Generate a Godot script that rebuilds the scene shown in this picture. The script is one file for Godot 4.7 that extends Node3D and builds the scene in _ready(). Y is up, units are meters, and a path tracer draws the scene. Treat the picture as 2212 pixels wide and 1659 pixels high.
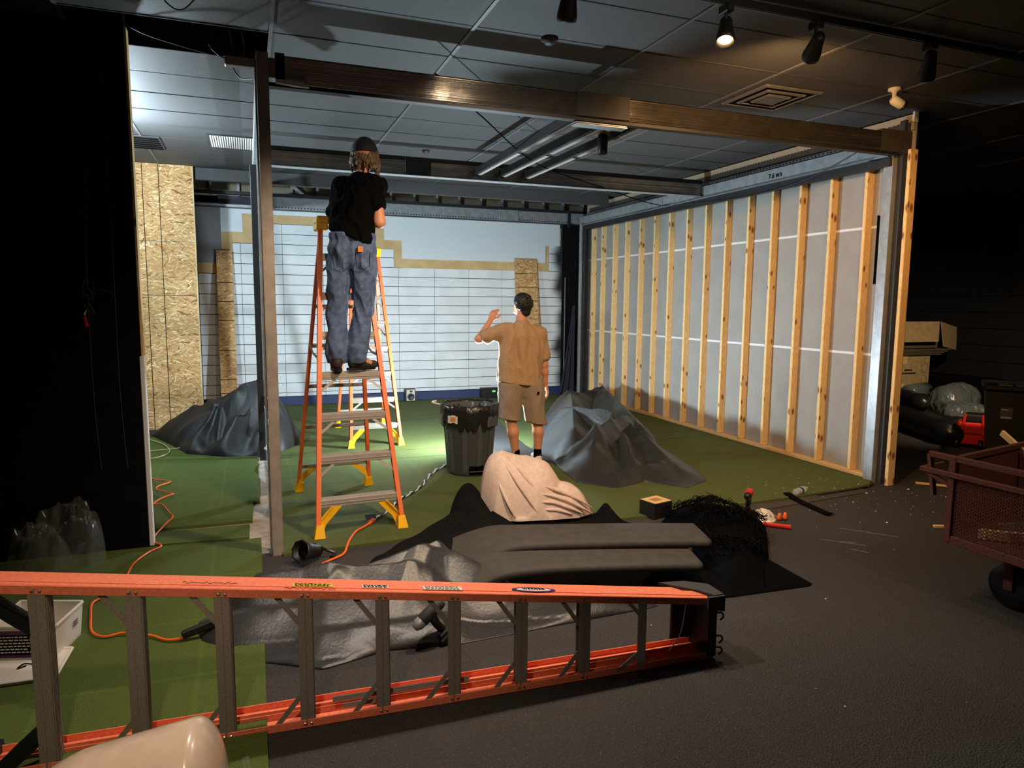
extends Node3D
# A partly dismantled indoor golf bay under work lights. Units are metres; the bay opens towards +z.

var M := {}                # materials by name
var taken := {}            # names in use at top level
var rng := RandomNumberGenerator.new()

func _ready():
	# ---------- camera, sky, exposure ----------
	var cam := Camera3D.new()
	cam.name = "camera"
	cam.fov = 57.88
	cam.near = 0.05
	cam.far = 60.0
	cam.position = Vector3(0, 1.77, 0)
	cam.rotation_order = EULER_ORDER_YXZ
	cam.rotation = Vector3(deg_to_rad(-6.7), deg_to_rad(-20.7), deg_to_rad(0.43))
	add_child(cam)
	cam.current = true
	var env := Environment.new()
	env.background_mode = Environment.BG_COLOR
	env.background_color = Color(0, 0, 0)
	env.tonemap_mode = Environment.TONE_MAPPER_LINEAR
	env.tonemap_exposure = 1.0
	env.sdfgi_enabled = true
	env.ssao_enabled = true
	env.ssil_enabled = true
	var we := WorldEnvironment.new()
	we.name = "environment"
	we.environment = env
	add_child(we)
	rng.seed = 4711
	make_materials()
	# ---------- lamps: two cool floodlights inside, warm spotlights on ceiling tracks, some out of view ----------
	work_light(Vector3(2.40, 0, -7.62), 0.60, 0.5, 13.0, "cool white floodlight standing on the turf behind the trash can")
	work_light(Vector3(-1.32, 0, -7.7), 2.98, 1.3, 11.0, "unseen cool white floodlight on a tall stand behind the black wall end")  # hidden from view; lights the ceiling and strand board at the left
	track_and_heads()
	# ---------- the large structure ----------
	room_shell()
	ceiling_grid()
	back_wall()
	right_partition()
	left_partition()
	steel_frame()
	turf()
	# ---------- the things ----------
	ladders()
	people()
	cloth_things()
	floor_things()
	ceiling_things()
	far_right_things()
	cart()
	cords()

# ======================= helpers =======================
func numbered(called: String) -> String:
	if not taken.has(called):
		taken[called] = 0
		return called
	taken[called] += 1
	return "%s_%03d" % [called, taken[called]]

func tag(o, label, category, group = "", kind = ""):
	if label != "": o.set_meta("label", label)
	if category != "": o.set_meta("category", category)
	if group != "": o.set_meta("group", group)
	if kind != "": o.set_meta("kind", kind)
	return o

func thing(called, label, category, at = Vector3.ZERO, group = "", kind = ""):
	var o := Node3D.new()
	o.name = numbered(called)
	o.position = at
	add_child(o)
	return tag(o, label, category, group, kind)

func offset_of(p) -> Vector3:
	var v := Vector3.ZERO
	while p != self and p != null:
		v += p.position
		p = p.get_parent()
	return v

# commit a shape (drawn in world coordinates) as one named mesh under parent
func put(called, shape, mat, parent = self, kind = ""):
	var o := MeshInstance3D.new()
	var m = shape
	if shape is SurfaceTool:
		shape.generate_normals()
		m = shape.commit()
	o.mesh = m
	o.material_override = mat if mat is Material else M[mat]
	if parent == self:
		o.name = numbered(called)
		add_child(o)
	else:
		o.name = called
		parent.add_child(o, true)
		o.position = -offset_of(parent)
	if kind != "": o.set_meta("kind", kind)
	return o

func solo(called, label, category, shape, mat, group = "", kind = ""):
	return tag(put(called, shape, mat), label, category, group, kind)

func st(smooth = false) -> SurfaceTool:
	var s := SurfaceTool.new()
	s.begin(Mesh.PRIMITIVE_TRIANGLES)
	s.set_smooth_group(0 if smooth else -1)
	return s

# a, b, c counter-clockwise seen from outside
func tri(s: SurfaceTool, a: Vector3, b: Vector3, c: Vector3):
	s.add_vertex(a); s.add_vertex(c); s.add_vertex(b)

func quad(s: SurfaceTool, a: Vector3, b: Vector3, c: Vector3, d: Vector3):
	tri(s, a, b, c); tri(s, a, c, d)

# chamfered box
func box(s: SurfaceTool, c: Vector3, size: Vector3, basis := Basis.IDENTITY, bev := 0.0):
	var h := size * 0.5
	var k: float = minf(bev, minf(h.x, minf(h.y, h.z)) * 0.9)
	for ax in 3:
		var u := (ax + 1) % 3
		var v := (ax + 2) % 3
		for sg in [-1.0, 1.0]:
			var p := []
			for q in [[-1, -1], [1, -1], [1, 1], [-1, 1]]:
				var w := Vector3.ZERO
				w[ax] = sg * h[ax]
				w[u] = q[0] * (h[u] - k)
				w[v] = q[1] * (h[v] - k)
				p.append(c + basis * w)
			if sg > 0: quad(s, p[0], p[1], p[2], p[3])
			else: quad(s, p[3], p[2], p[1], p[0])
	if k <= 0.0: return
	for ax in 3:
		var u := (ax + 1) % 3
		var v := (ax + 2) % 3
		for su in [-1.0, 1.0]:
			for sv in [-1.0, 1.0]:
				var p := []
				for e in [[-1, 0], [1, 0], [1, 1], [-1, 1]]:
					var w := Vector3.ZERO
					w[ax] = e[0] * (h[ax] - k)
					w[u] = su * (h[u] - (k if e[1] == 1 else 0.0))
					w[v] = sv * (h[v] - (0.0 if e[1] == 1 else k))
					p.append(c + basis * w)
				if su * sv > 0: quad(s, p[3], p[2], p[1], p[0])
				else: quad(s, p[0], p[1], p[2], p[3])
	for sx in [-1.0, 1.0]:
		for sy in [-1.0, 1.0]:
			for sz in [-1.0, 1.0]:
				var a := c + basis * Vector3(sx * h.x, sy * (h.y - k), sz * (h.z - k))
				var b := c + basis * Vector3(sx * (h.x - k), sy * h.y, sz * (h.z - k))
				var d := c + basis * Vector3(sx * (h.x - k), sy * (h.y - k), sz * h.z)
				if sx * sy * sz > 0: tri(s, a, b, d)
				else: tri(s, a, d, b)

func span(s: SurfaceTool, x0, x1, y0, y1, z0, z1, bev := 0.0):
	box(s, Vector3((x0 + x1) * 0.5, (y0 + y1) * 0.5, (z0 + z1) * 0.5), Vector3(absf(x1 - x0), absf(y1 - y0), absf(z1 - z0)), Basis.IDENTITY, bev)

# a bar from p to q: width along side, thickness across
func bar(s: SurfaceTool, p: Vector3, q: Vector3, width: float, thick: float, side: Vector3, bev := 0.0):
	var y := (q - p).normalized()
	var x := (side - y * side.dot(y)).normalized()
	box(s, (p + q) * 0.5, Vector3(width, (q - p).length(), thick), Basis(x, y, x.cross(y)), bev)

func tube(s: SurfaceTool, pts: Array, r, n := 8, caps := true):
	var rings := []
	var side := Vector3.ZERO
	for i in pts.size():
		var t: Vector3 = (pts[mini(i + 1, pts.size() - 1)] - pts[maxi(i - 1, 0)]).normalized()
		if side == Vector3.ZERO:
			side = t.cross(Vector3.UP if absf(t.y) < 0.9 else Vector3.RIGHT).normalized()
		side = (side - t * side.dot(t)).normalized()
		var up := t.cross(side)
		var rr: float = r[i] if r is Array else r
		var ring := []
		for k in n:
			var a := TAU * k / n
			ring.append(pts[i] + (side * cos(a) + up * sin(a)) * rr)
		rings.append(ring)
	for i in rings.size() - 1:
		for k in n:
			quad(s, rings[i][k], rings[i][(k + 1) % n], rings[i + 1][(k + 1) % n], rings[i + 1][k])
	if caps:
		for k in range(1, n - 1):
			tri(s, rings[0][0], rings[0][k + 1], rings[0][k])
			tri(s, rings[-1][0], rings[-1][k], rings[-1][k + 1])

# smooth curve through points
func curve(pts: Array, step := 0.03) -> Array:
	var c := Curve3D.new()
	for i in pts.size():
		var t: Vector3 = (pts[mini(i + 1, pts.size() - 1)] - pts[maxi(i - 1, 0)]) / 6.0
		c.add_point(pts[i], -t, t)
	c.bake_interval = step
	return Array(c.get_baked_points())

# a profile of (radius, height) turned about an axis
func lathe(s: SurfaceTool, prof: Array, at: Vector3, basis := Basis.IDENTITY, n := 24):
	for i in prof.size() - 1:
		for k in n:
			var a := TAU * k / n
			var b := TAU * (k + 1) / n
			var p0: Vector2 = prof[i]
			var p1: Vector2 = prof[i + 1]
			var v := [Vector3(p0.x * cos(a), p0.y, p0.x * sin(a)), Vector3(p0.x * cos(b), p0.y, p0.x * sin(b)), Vector3(p1.x * cos(b), p1.y, p1.x * sin(b)), Vector3(p1.x * cos(a), p1.y, p1.x * sin(a))]
			for j in 4: v[j] = at + basis * v[j]
			if p0.x > 1e-5: tri(s, v[1], v[0], v[2])
			if p1.x > 1e-5: tri(s, v[2], v[0], v[3])

# a flat outline (counter-clockwise in x, y of the basis) pushed out along the basis' z
func prism(s: SurfaceTool, poly: Array, depth: float, at: Vector3, basis := Basis.IDENTITY):
	var pv := PackedVector2Array(poly)
	if not Geometry2D.is_polygon_clockwise(pv):
		pass
	else:
		pv.reverse()
	var idx := Geometry2D.triangulate_polygon(pv)
	for i in range(0, idx.size(), 3):
		var a := pv[idx[i]]
		var b := pv[idx[i + 1]]
		var c := pv[idx[i + 2]]
		if (b - a).cross(c - a) < 0.0:
			var w := b
			b = c
			c = w
		tri(s, at + basis * Vector3(a.x, a.y, depth), at + basis * Vector3(b.x, b.y, depth), at + basis * Vector3(c.x, c.y, depth))
		tri(s, at + basis * Vector3(a.x, a.y, 0), at + basis * Vector3(c.x, c.y, 0), at + basis * Vector3(b.x, b.y, 0))
	for i in pv.size():
		var a := pv[i]
		var b := pv[(i + 1) % pv.size()]
		quad(s, at + basis * Vector3(a.x, a.y, 0), at + basis * Vector3(b.x, b.y, 0), at + basis * Vector3(b.x, b.y, depth), at + basis * Vector3(a.x, a.y, depth))

func noise(seed_: int, freq: float, oct := 3) -> FastNoiseLite:
	var n := FastNoiseLite.new()
	n.seed = seed_
	n.noise_type = FastNoiseLite.TYPE_SIMPLEX_SMOOTH
	n.frequency = freq
	n.fractal_octaves = oct
	return n

func text_mesh(txt: String, height: float, depth := 0.002) -> TextMesh:
	var t := TextMesh.new()
	var f := SystemFont.new()
	f.font_names = PackedStringArray(["Droid Sans"])
	f.font_weight = 700
	t.font = f
	t.text = txt
	t.font_size = 32
	t.pixel_size = height / 24.0
	t.depth = depth
	t.curve_step = 2.0
	return t

func put_text(called, txt, height, at: Vector3, basis: Basis, mat, parent):
	var o = put(called, text_mesh(txt, height), mat, parent)
	o.position += at
	o.basis = basis
	return o

# a sheet thrown over ridges: outline in x, z; a ridge is [x, z, height, x, z, height, reach, shape] and falls off like hanging cloth;
# lesser folds run out from the ridges at random
func heap(poly: Array, ridges: Array, seed_: int, base_h := 0.03, fold := 0.03, count := 26, floor_y := 0.0, nr := 60, na := 200, power := 5.0, soft := true) -> SurfaceTool:
	var c := Vector2.ZERO
	for p in poly: c += p
	c /= poly.size()
	var r := RandomNumberGenerator.new()
	r.seed = seed_
	var size := 0.0
	for p in poly: size = maxf(size, c.distance_to(p))
	var segs := []
	for g in ridges: segs.append([Vector2(g[0], g[1]), Vector2(g[3], g[4]), g[2], g[5], g[6], g[7] if g.size() > 7 else 1.5])
	var small := []
	for k in count:
		var a := Vector2.ZERO
		if ridges.size() > 0:
			var g: Array = ridges[r.randi_range(0, ridges.size() - 1)]
			a = Vector2(g[0], g[1]).lerp(Vector2(g[3], g[4]), r.randf())
		else: a = c
		a += Vector2(r.randfn(), r.randfn()) * size * 0.22
		var ang := r.randf() * TAU
		var l := r.randf_range(0.25, 0.75) * size
		small.append([a, a + Vector2(cos(ang), sin(ang)) * l, fold * r.randf_range(0.5, 1.2), fold * r.randf_range(-0.1, 0.4), r.randf_range(0.05, 0.16) * sqrt(size), 1.0])
	var n1 := noise(seed_, 1.6 / size, 2)
	var at := func(q: Vector2) -> float:
		var h := base_h
		for g in segs:
			var ab: Vector2 = g[1] - g[0]
			var t := clampf((q - g[0]).dot(ab) / maxf(ab.length_squared(), 1e-6), 0.0, 1.0)
			var d := q.distance_to(g[0] + ab * t) / float(g[4])
			if d >= 1.0: continue
			var v := base_h + lerpf(g[2], g[3], t) * (pow(1.0 - d, g[5]) if g[5] > 0.0 else sqrt(1.0 - d * d))
			var k := 0.03
			var m := maxf(k - absf(v - h), 0.0) / k
			h = maxf(v, h) + m * m * k * 0.25
		var w := 0.0
		for g in small:
			var ab: Vector2 = g[1] - g[0]
			var t := clampf((q - g[0]).dot(ab) / maxf(ab.length_squared(), 1e-6), 0.0, 1.0)
			var bend := (t - 0.5) * (t - 0.5) * 0.3 * float(g[4])
			var d := absf(q.distance_to(g[0] + ab * t) - bend) / float(g[4])
			if d < 1.0: w = maxf(w, lerpf(g[2], g[3], t) * pow(1.0 - d, 1.2))
		return h + w + fold * 0.8 * n1.get_noise_2d(q.x, q.y)
	var rings := []
	for j in na:
		var ang := TAU * j / na
		var d := Vector2(cos(ang), sin(ang))
		var far := 0.02
		for i in poly.size():
			var hit = Geometry2D.segment_intersects_segment(c, c + d * 20.0, poly[i], poly[(i + 1) % poly.size()])
			if hit != null: far = maxf(far, c.distance_to(hit))
		var line := []
		for i in nr + 1:
			var f := float(i) / nr
			var q := c + d * far * f
			var e := pow(maxf(1.0 - pow(f, power), 0.0), 0.6)
			line.append(Vector3(q.x, floor_y + maxf(float(at.call(q)) * e, 0.004), q.y))
		line.append(Vector3(line[-1].x, floor_y, line[-1].z))
		rings.append(line)
	var s := st(soft)
	for j in na:
		var a: Array = rings[j]
		var b: Array = rings[(j + 1) % na]
		for i in a.size() - 1:
			if i > 0: tri(s, a[i], b[i], b[i + 1])
			tri(s, a[i], b[i + 1], a[i + 1])
	return s

# ======================= lamps =======================
const COOL := Color(0.86, 0.95, 1.0)
const WARM := Color(1.0, 0.88, 0.75)

func work_light(at: Vector3, h: float, reach: float, energy: float, label: String):
	var o = thing("work_light", label, "work light", at)
	var f := st()
	var spread := 0.27 if h > 1.0 else 0.16
	for k in 3:
		var a := TAU * k / 3.0 + 0.4
		f = st()
		tube(f, [at + Vector3(cos(a) * spread, 0.034, sin(a) * spread), at + Vector3(0, h * 0.35, 0)], 0.010, 6)
		put("stand_leg", f, "black_plastic", o)
	f = st()
	tube(f, [at + Vector3(0, h * 0.3, 0), at + Vector3(0, h - 0.06, 0)], 0.012, 8)
	put("stand_pole", f, "black_plastic", o)
	var c := at + Vector3(0, h, 0)
	var b := Basis(Vector3.RIGHT, deg_to_rad(40.0))
	var s := st()
	box(s, c + b * Vector3(0, 0, 0.03), Vector3(0.2, 0.14, 0.05), b, 0.01)
	put("housing", s, "black_plastic", o)
	var e := st()
	box(e, c, Vector3(0.17, 0.11, 0.012), b)
	put("lamp_panel", e, "led_glow", o)
	var l := OmniLight3D.new()
	l.name = "lamp_light"
	l.light_color = COOL
	l.light_energy = energy
	l.light_size = 0.07
	l.omni_range = 30.0
	l.omni_attenuation = 2.0
	l.shadow_enabled = true
	o.add_child(l)
	l.position = Vector3(0, h, 0) + b * Vector3(0, 0, -0.05)

func track_head(at: Vector3, aim: Vector3, energy: float, angle: float, label: String, tint := WARM):
	# can on a stem under the track; the bulb's mouth faces the aim
	var o = thing("track_light_head", label, "spotlight", Vector3(at.x, 3.5, at.z), "spotlights on the ceiling tracks")
	var d := (aim - at).normalized()
	var s := st()
	box(s, Vector3(at.x, 3.48, at.z), Vector3(0.05, 0.05, 0.09), Basis.IDENTITY, 0.006)
	tube(s, [Vector3(at.x, 3.47, at.z), Vector3(at.x, at.y + 0.04, at.z)], 0.010, 8)
	put("stem", s, "black_trim", o)
	var y := -d
	var x := y.cross(Vector3.UP if absf(y.y) < 0.95 else Vector3.RIGHT).normalized()
	var b := Basis(x, y, x.cross(y))
	var c := st(true)
	lathe(c, [Vector2(0.0, 0.09), Vector2(0.028, 0.09), Vector2(0.036, 0.075), Vector2(0.042, 0.02), Vector2(0.055, -0.06), Vector2(0.055, -0.09), Vector2(0.05, -0.09), Vector2(0.046, -0.06), Vector2(0.04, -0.045)], at, b, 20)
	put("can", c, "black_trim", o)
	var l := SpotLight3D.new()
	l.light_color = tint
	l.light_energy = energy
	l.light_size = 0.045
	l.spot_range = 30.0
	l.spot_attenuation = 2.0
	l.spot_angle = angle
	l.spot_angle_attenuation = 0.8
	l.shadow_enabled = true
	l.name = "head_light"
	o.add_child(l)
	l.position = at + d * 0.1 - o.position
	var lx := Vector3.UP.cross(-d).normalized()
	l.basis = Basis(lx, (-d).cross(lx), -d)
	var e := st(true)
	lathe(e, [Vector2(0.0, -0.078), Vector2(0.025, -0.074), Vector2(0.042, -0.062), Vector2(0.042, -0.05), Vector2(0.0, -0.05)], at, b, 18)
	put("bulb_lamp", e, "bulb_glow", o)

func track_and_heads():
	var o = thing("light_track", "long dark lighting track fixed under the black ceiling in front of the bay", "light track", Vector3(2.6, 3.53, -3.56))
	var s := st()
	span(s, -2.2, 7.4, 3.50, 3.545, -3.585, -3.545, 0.003)
	put("rail", s, "black_trim", o)
	var g := st()
	span(g, -2.2, 7.4, 3.496, 3.502, -3.568, -3.562)
	put("conductor_slot", g, "grid_bar", o)
	track_head(Vector3(0.45, 3.36, -3.56), Vector3(1.2, 0.0, -2.5), 5.0, 62.0, "neutral white spotlight out of view above the fallen ladder, left end of the front ceiling track", Color(1.0, 0.94, 0.90))  # head out of view; lights the foreground floor and the fallen ladder
	track_head(Vector3(1.66, 3.37, -3.58), Vector3(2.1, 0.4, -5.4), 8.0, 66.0, "warm spotlight at the top edge, aimed at the beige cloth and the man in shorts")
	track_head(Vector3(2.67, 3.36, -3.57), Vector3(1.7, 0.4, -2.3), 4.0, 50.0, "brightly glowing warm spotlight turned towards the viewer")
	track_head(Vector3(3.34, 3.36, -3.57), Vector3(5.6, 0.8, -8.2), 5.5, 66.0, "dark backed spotlight hanging right of the glowing one", Color(1.0, 0.76, 0.5))
	track_head(Vector3(4.30, 3.36, -3.56), Vector3(5.7, 0.3, -5.4), 2.4, 66.0, "dark backed spotlight farthest right along the front ceiling track", Color(1.0, 0.76, 0.5))
	o = thing("light_track", "unseen second lighting track nearer the viewer, above the top edge", "light track", Vector3(2.0, 3.53, -0.7))  # unseen track; its heads light the faces turned towards the camera
	s = st()
	span(s, -2.2, 5.4, 3.50, 3.545, -0.72, -0.68, 0.003)
	put("rail", s, "black_trim", o)
	track_head(Vector3(0.6, 3.36, -0.7), Vector3(0.9, 0.8, -5.2), 6.5, 24.0, "warm spotlight on the unseen second track, aimed at the left post")
	track_head(Vector3(2.6, 3.36, -0.7), Vector3(2.8, 1.4, -5.5), 3.2, 34.0, "warm spotlight on the unseen second track, aimed at the header beam")
	track_head(Vector3(-0.5, 3.36, -0.7), Vector3(-0.3, 0.0, -2.4), 5.0, 30.0, "warm spotlight on the unseen second track, pointing down at the wrapped roll")  # out of view, placed to light the roll near the camera
	track_head(Vector3(3.9, 3.36, -0.7), Vector3(4.4, 0.5, -2.8), 2.2, 30.0, "warm spotlight on the unseen second track, pointing down at the rusty cart")  # out of view, placed to light the cart
	track_head(Vector3(6.9, 3.36, -3.56), Vector3(9.7, 0.6, -7.9), 20.0, 28.0, "unseen warm spotlight beyond the right edge, aimed at the cardboard stack")  # out of view at the right, placed to light the cartons and rolls

# ======================= room =======================
func room_shell():
	var s := st()
	span(s, -6, 13, -0.2, 0.0, -14.0, 4.0)
	var fl = solo("floor", "black speckled rubber floor around the turf bay", "floor", s, "rubber", "", "structure")
	s = st()
	span(s, -3.2, 0.16, -0.01, 0.004, -9.6, -5.02)
	solo("floor", "bare pale concrete strip between the two areas of turf", "floor", s, "concrete", "", "structure")
	s = st()
	span(s, -6.2, -6.0, 0, 4.1, -14, 4)
	solo("wall_left", "dark side wall of the room at the far left", "wall", s, "black_paint", "", "structure")
	s = st()
	span(s, -6.2, 13.2, 0, 4.1, 4.0, 4.2)
	solo("wall_front", "dark wall of the room behind the viewer", "wall", s, "black_paint", "", "structure")
	# far right wall: black slatwall boards
	var w = thing("wall_right", "black slatted wall of the dark area beyond the stud partition", "wall", Vector3(12.3, 0, -5), "", "structure")
	s = st()
	span(s, 12.3, 12.5, 0, 4.1, -14, 4)
	put("backing", s, "black_paint", w)
	for k in 9:
		s = st()
		span(s, 12.27, 12.305, 0.5 + k * 0.29, 0.5 + k * 0.29 + 0.282, -12.2, -2.0, 0.004)
		put("slat_board", s, "black_trim", w)
	s = st()
	span(s, 11.9, 12.3, 3.2, 3.56, -12.2, -2.0)
	put("bulkhead", s, "black_paint", w)

func ceiling_grid():
	var o = thing("ceiling", "black painted tile ceiling in a dropped metal grid", "ceiling", Vector3(2.5, 3.56, -5), "", "structure")
	var s := st()
	span(s, -6.2, 13.2, 4.05, 4.2, -14, 4.2)
	put("deck", s, "plenum", o)
	var x0 := 0.2 - 1.245 * 5
	var z0 := -5.17
	var tiles := 0
	for i in 15:
		for k in range(-12, 15):
			var xa := x0 + 1.245 * i
			var za := z0 - 0.61 * k
			if za < -10.1: continue
			if k == 0 and (i == 4): continue               # open slot where a wall head was taken out
			if xa > 12.2: continue
			var seen := za > -10.8 and za < -2.4 and xa > -2.5 and xa < 8.0
			if not seen: continue
			s = st()
			var dy := rng.randf_range(-0.002, 0.002)
			span(s, xa + 0.010, xa + 1.235, 3.56 + dy, 3.578, za - 0.605, za - 0.005, 0.003)
			put("ceiling_tile", s, "tile", o)
			tiles += 1
	# tiles outside the view, joined
	s = st()
	span(s, -6.0, x0 + 1.245 * 3, 3.56, 3.578, -14, 4)
	span(s, x0 + 1.245 * 12, 12.3, 3.56, 3.578, -14, 4)
	span(s, x0 + 1.245 * 3, x0 + 1.245 * 12, 3.56, 3.578, -2.72, 4)
	put("ceiling_panel", s, "tile", o, "stuff")
	s = st()
	span(s, x0 + 1.245 * 3, x0 + 1.245 * 12, 3.582, 3.6, -10.64, -10.5)
	put("back_ceiling_panel", s, "plenum", o)
	# T bars
	for i in range(2, 13):
		var xa := x0 + 1.245 * i
		s = st()
		span(s, xa - 0.012, xa + 0.012, 3.552, 3.56, -10.6, -2.0)
		put("grid_bar", s, "grid_bar", o)
	s = st()
	for k in range(-5, 10):
		var za := z0 - 0.61 * k
		span(s, -3.0, 8.5, 3.556, 3.561, za - 0.006, za + 0.006)
	put("cross_bars", s, "tile_edge", o, "stuff")
	# sides of the open slot
	s = st()
	span(s, -1.045, 0.2, 3.57, 4.05, -5.17, -5.15)
	span(s, -1.045, 0.2, 3.57, 4.05, -5.80, -5.78)
	span(s, -1.06, -1.045, 3.57, 4.05, -5.8, -5.15)
	span(s, 0.2, 0.215, 3.57, 4.05, -5.8, -5.15)
	put("slot_lining", s, "plenum", o)

func slat_shape(x0, x1, y0, y1, z, paint) -> SurfaceTool:
	# a slat of painted board; the black overspray near the right corner is paint, kept in the vertex colours
	var s := st()
	var n := 1 if not paint else 14
	var d := 0.018
	for i in n:
		var a := lerpf(x0, x1, float(i) / n)
		var b := lerpf(x0, x1, float(i + 1) / n)
		if paint:
			var p := [[a, y0], [b, y0], [b, y1], [a, y1]]
			for t in [0, 2, 1, 0, 3, 2]:
				s.set_color(spray(p[t][0], p[t][1]))
				s.add_vertex(Vector3(p[t][0], p[t][1], z + d))
		else:
			quad(s, Vector3(a, y0, z + d), Vector3(b, y0, z + d), Vector3(b, y1, z + d), Vector3(a, y1, z + d))
	for f in [[Vector3(x0, y0, z), Vector3(x1, y0, z), Vector3(x1, y0, z + d), Vector3(x0, y0, z + d)], [Vector3(x0, y1, z + d), Vector3(x1, y1, z + d), Vector3(x1, y1, z), Vector3(x0, y1, z)], [Vector3(x0, y0, z), Vector3(x0, y0, z + d), Vector3(x0, y1, z + d), Vector3(x0, y1, z)], [Vector3(x1, y0, z + d), Vector3(x1, y0, z), Vector3(x1, y1, z), Vector3(x1, y1, z + d)]]:
		if paint: s.set_color(spray(f[0].x, f[0].y))
		quad(s, f[0], f[1], f[2], f[3])
	return s

func spray(x: float, y: float) -> Color:
	var edge := 5.52 + 0.05 * sin(y * 5.0) + 0.05 * sin(y * 11.0 + 1.0) - 0.10 * smoothstep(2.2, 2.8, y)
	var t := smoothstep(edge - 0.12, edge + 0.09, x)
	return Color(0.70, 0.735, 0.75).lerp(Color(0.012, 0.012, 0.013), t)

func back_wall():
	var o = thing("wall_back", "white slatwall with a stepped tan border across the back of the bay", "wall", Vector3(2.6, 0, -12.2), "", "structure")
	var s := st()
	span(s, -6, 13, 0, 4.1, -12.5, -12.3)
	put("structural_wall", s, "black_paint", o)
	s = st()
	span(s, -0.4, 5.6, 0.02, 3.42, -12.3, -12.185)
	put("backing", s, "groove", o)
	s = st()
	span(s, 5.6, 6.6, 0.0, 3.42, -12.3, -12.17)
	put("black_corner_panel", s, "black_paint", o)
	# slats; rows 0.1635 apart, joints every 0.638
	var zb := -12.185
	var xs := [-1.75, -1.365, -0.728, -0.09, 0.548, 1.19, 1.83, 2.467, 3.107, 3.745, 4.384, 5.02, 5.6]
	var row := 0.1635
	var y0 := 0.233
	for r in 18:
		var ya := y0 + row * (r - 1)
		var yb := ya + row
		if r == 0: ya = 0.17
		for i in xs.size() - 1:
			var xa: float = xs[i]
			var xb: float = xs[i + 1]
			if xa < -0.73: continue
			# the stepped white field: how far each row reaches left and right
			var lim := [-0.8, 5.6]
			if yb > 2.37: lim = [-0.21, 2.39]
			if yb > 2.70: lim = [0.14, 2.05]
			if yb > 2.37 and yb < 2.86 and xa >= 5.0: lim = [5.32, 5.6]
			xa = maxf(xa, lim[0])
			xb = minf(xb, lim[1])
			if xb - xa < 0.03: continue
			var painted := xb > 5.05
			s = slat_shape(xa + 0.003, xb - 0.003, ya + 0.005, yb - 0.005, zb, painted)
			put("slat_panel", s, "painted_slat" if painted else "white_slat", o)
	# tan border boards and the white top panel
	var tb := st()
	for q in [[-0.37, -0.212, 2.355, 2.86], [-0.21, 0.137, 2.69, 2.86], [-0.05, 0.137, 2.86, 3.15], [0.14, 2.05, 3.015, 3.15], [2.052, 2.22, 2.82, 3.15], [2.052, 2.527, 2.665, 2.82], [2.392, 2.527, 2.36, 2.665], [2.527, 5.318, 2.355, 2.51], [5.24, 5.318, 2.51, 2.83], [5.50, 5.56, 2.83, 3.16]]:
		tb = st()
		span(tb, q[0], q[1], q[2], q[3], -12.18, -12.166)
		put("tan_border_board", tb, "tan_board", o)
	put("white_top_panel", white_panel([[2.22, 2.527, 2.82, 3.24], [2.527, 5.24, 2.51, 3.24], [5.24, 5.53, 2.83, 3.24]]), "painted_slat", o)
	s = st()
	span(s, -0.39, -0.05, 2.86, 3.24, -12.166, -12.15)
	put("white_corner_panel", s, "white_slat", o)
	s = st()
	span(s, -0.05, 2.215, 3.152, 3.24, -12.167, -12.15)
	put("white_strip", s, "white_slat", o)
	s = st()
	span(s, 5.655, 5.668, 0.18, 2.25, -12.17, -12.155)
	put("corner_bead", s, "galvanized", o)
	# left grey return and its lower tan strip
	s = st()
	span(s, -1.9, -0.37, 2.36, 3.3, -12.3, -12.14)
	put("grey_drywall", s, "grey_wall", o)
	s = st()
	span(s, -1.9, -0.37, 2.2, 2.36, -12.3, -12.15)
	put("tan_strip", s, "tan_board", o)
	for r in 13:
		s = st()
		span(s, -1.75, -0.735, y0 + row * (r - 1) + 0.006, y0 + row * r - 0.006, -12.3, -12.167)
		put("slat_panel", s, "white_slat", o)
	# open framing above: pale gypsum and short steel studs
	s = st()
	span(s, -1.9, 6.6, 3.42, 4.05, -12.3, -12.2)
	put("upper_gypsum", s, "drywall_beige", o)
	for k in 18:
		var x := -0.9 + k * 0.405
		s = st()
		span(s, x - 0.02, x + 0.02, 3.42, 4.0, -12.2, -12.11)
		put("cripple_stud", s, "galvanized", o)
	s = st()
	bar(s, Vector3(0.55, 3.75, -12.0), Vector3(0.95, 3.42, -12.0), 0.05, 0.03, Vector3(1, 1, 0))
	put("loose_stud", s, "galvanized", o)
	# base board
	s = st()
	span(s, -0.7, 5.0, 0.02, 0.165, -12.2, -12.15, 0.004)
	span(s, 5.0, 6.0, 0.02, 0.165, -12.2, -12.15, 0.004)
	solo("baseboard_back", "dark blue base strip along the foot of the white slatwall", "baseboard", s, "blue_base", "", "structure")
	# bulkhead in front of the open framing
	s = st()
	span(s, -0.64, 5.72, 3.40, 3.60, -10.66, -10.6, 0.004)
	solo("trim_1", "dark bulkhead below the ceiling in front of the open framing", "bulkhead", s, "tile", "", "structure")

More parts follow.
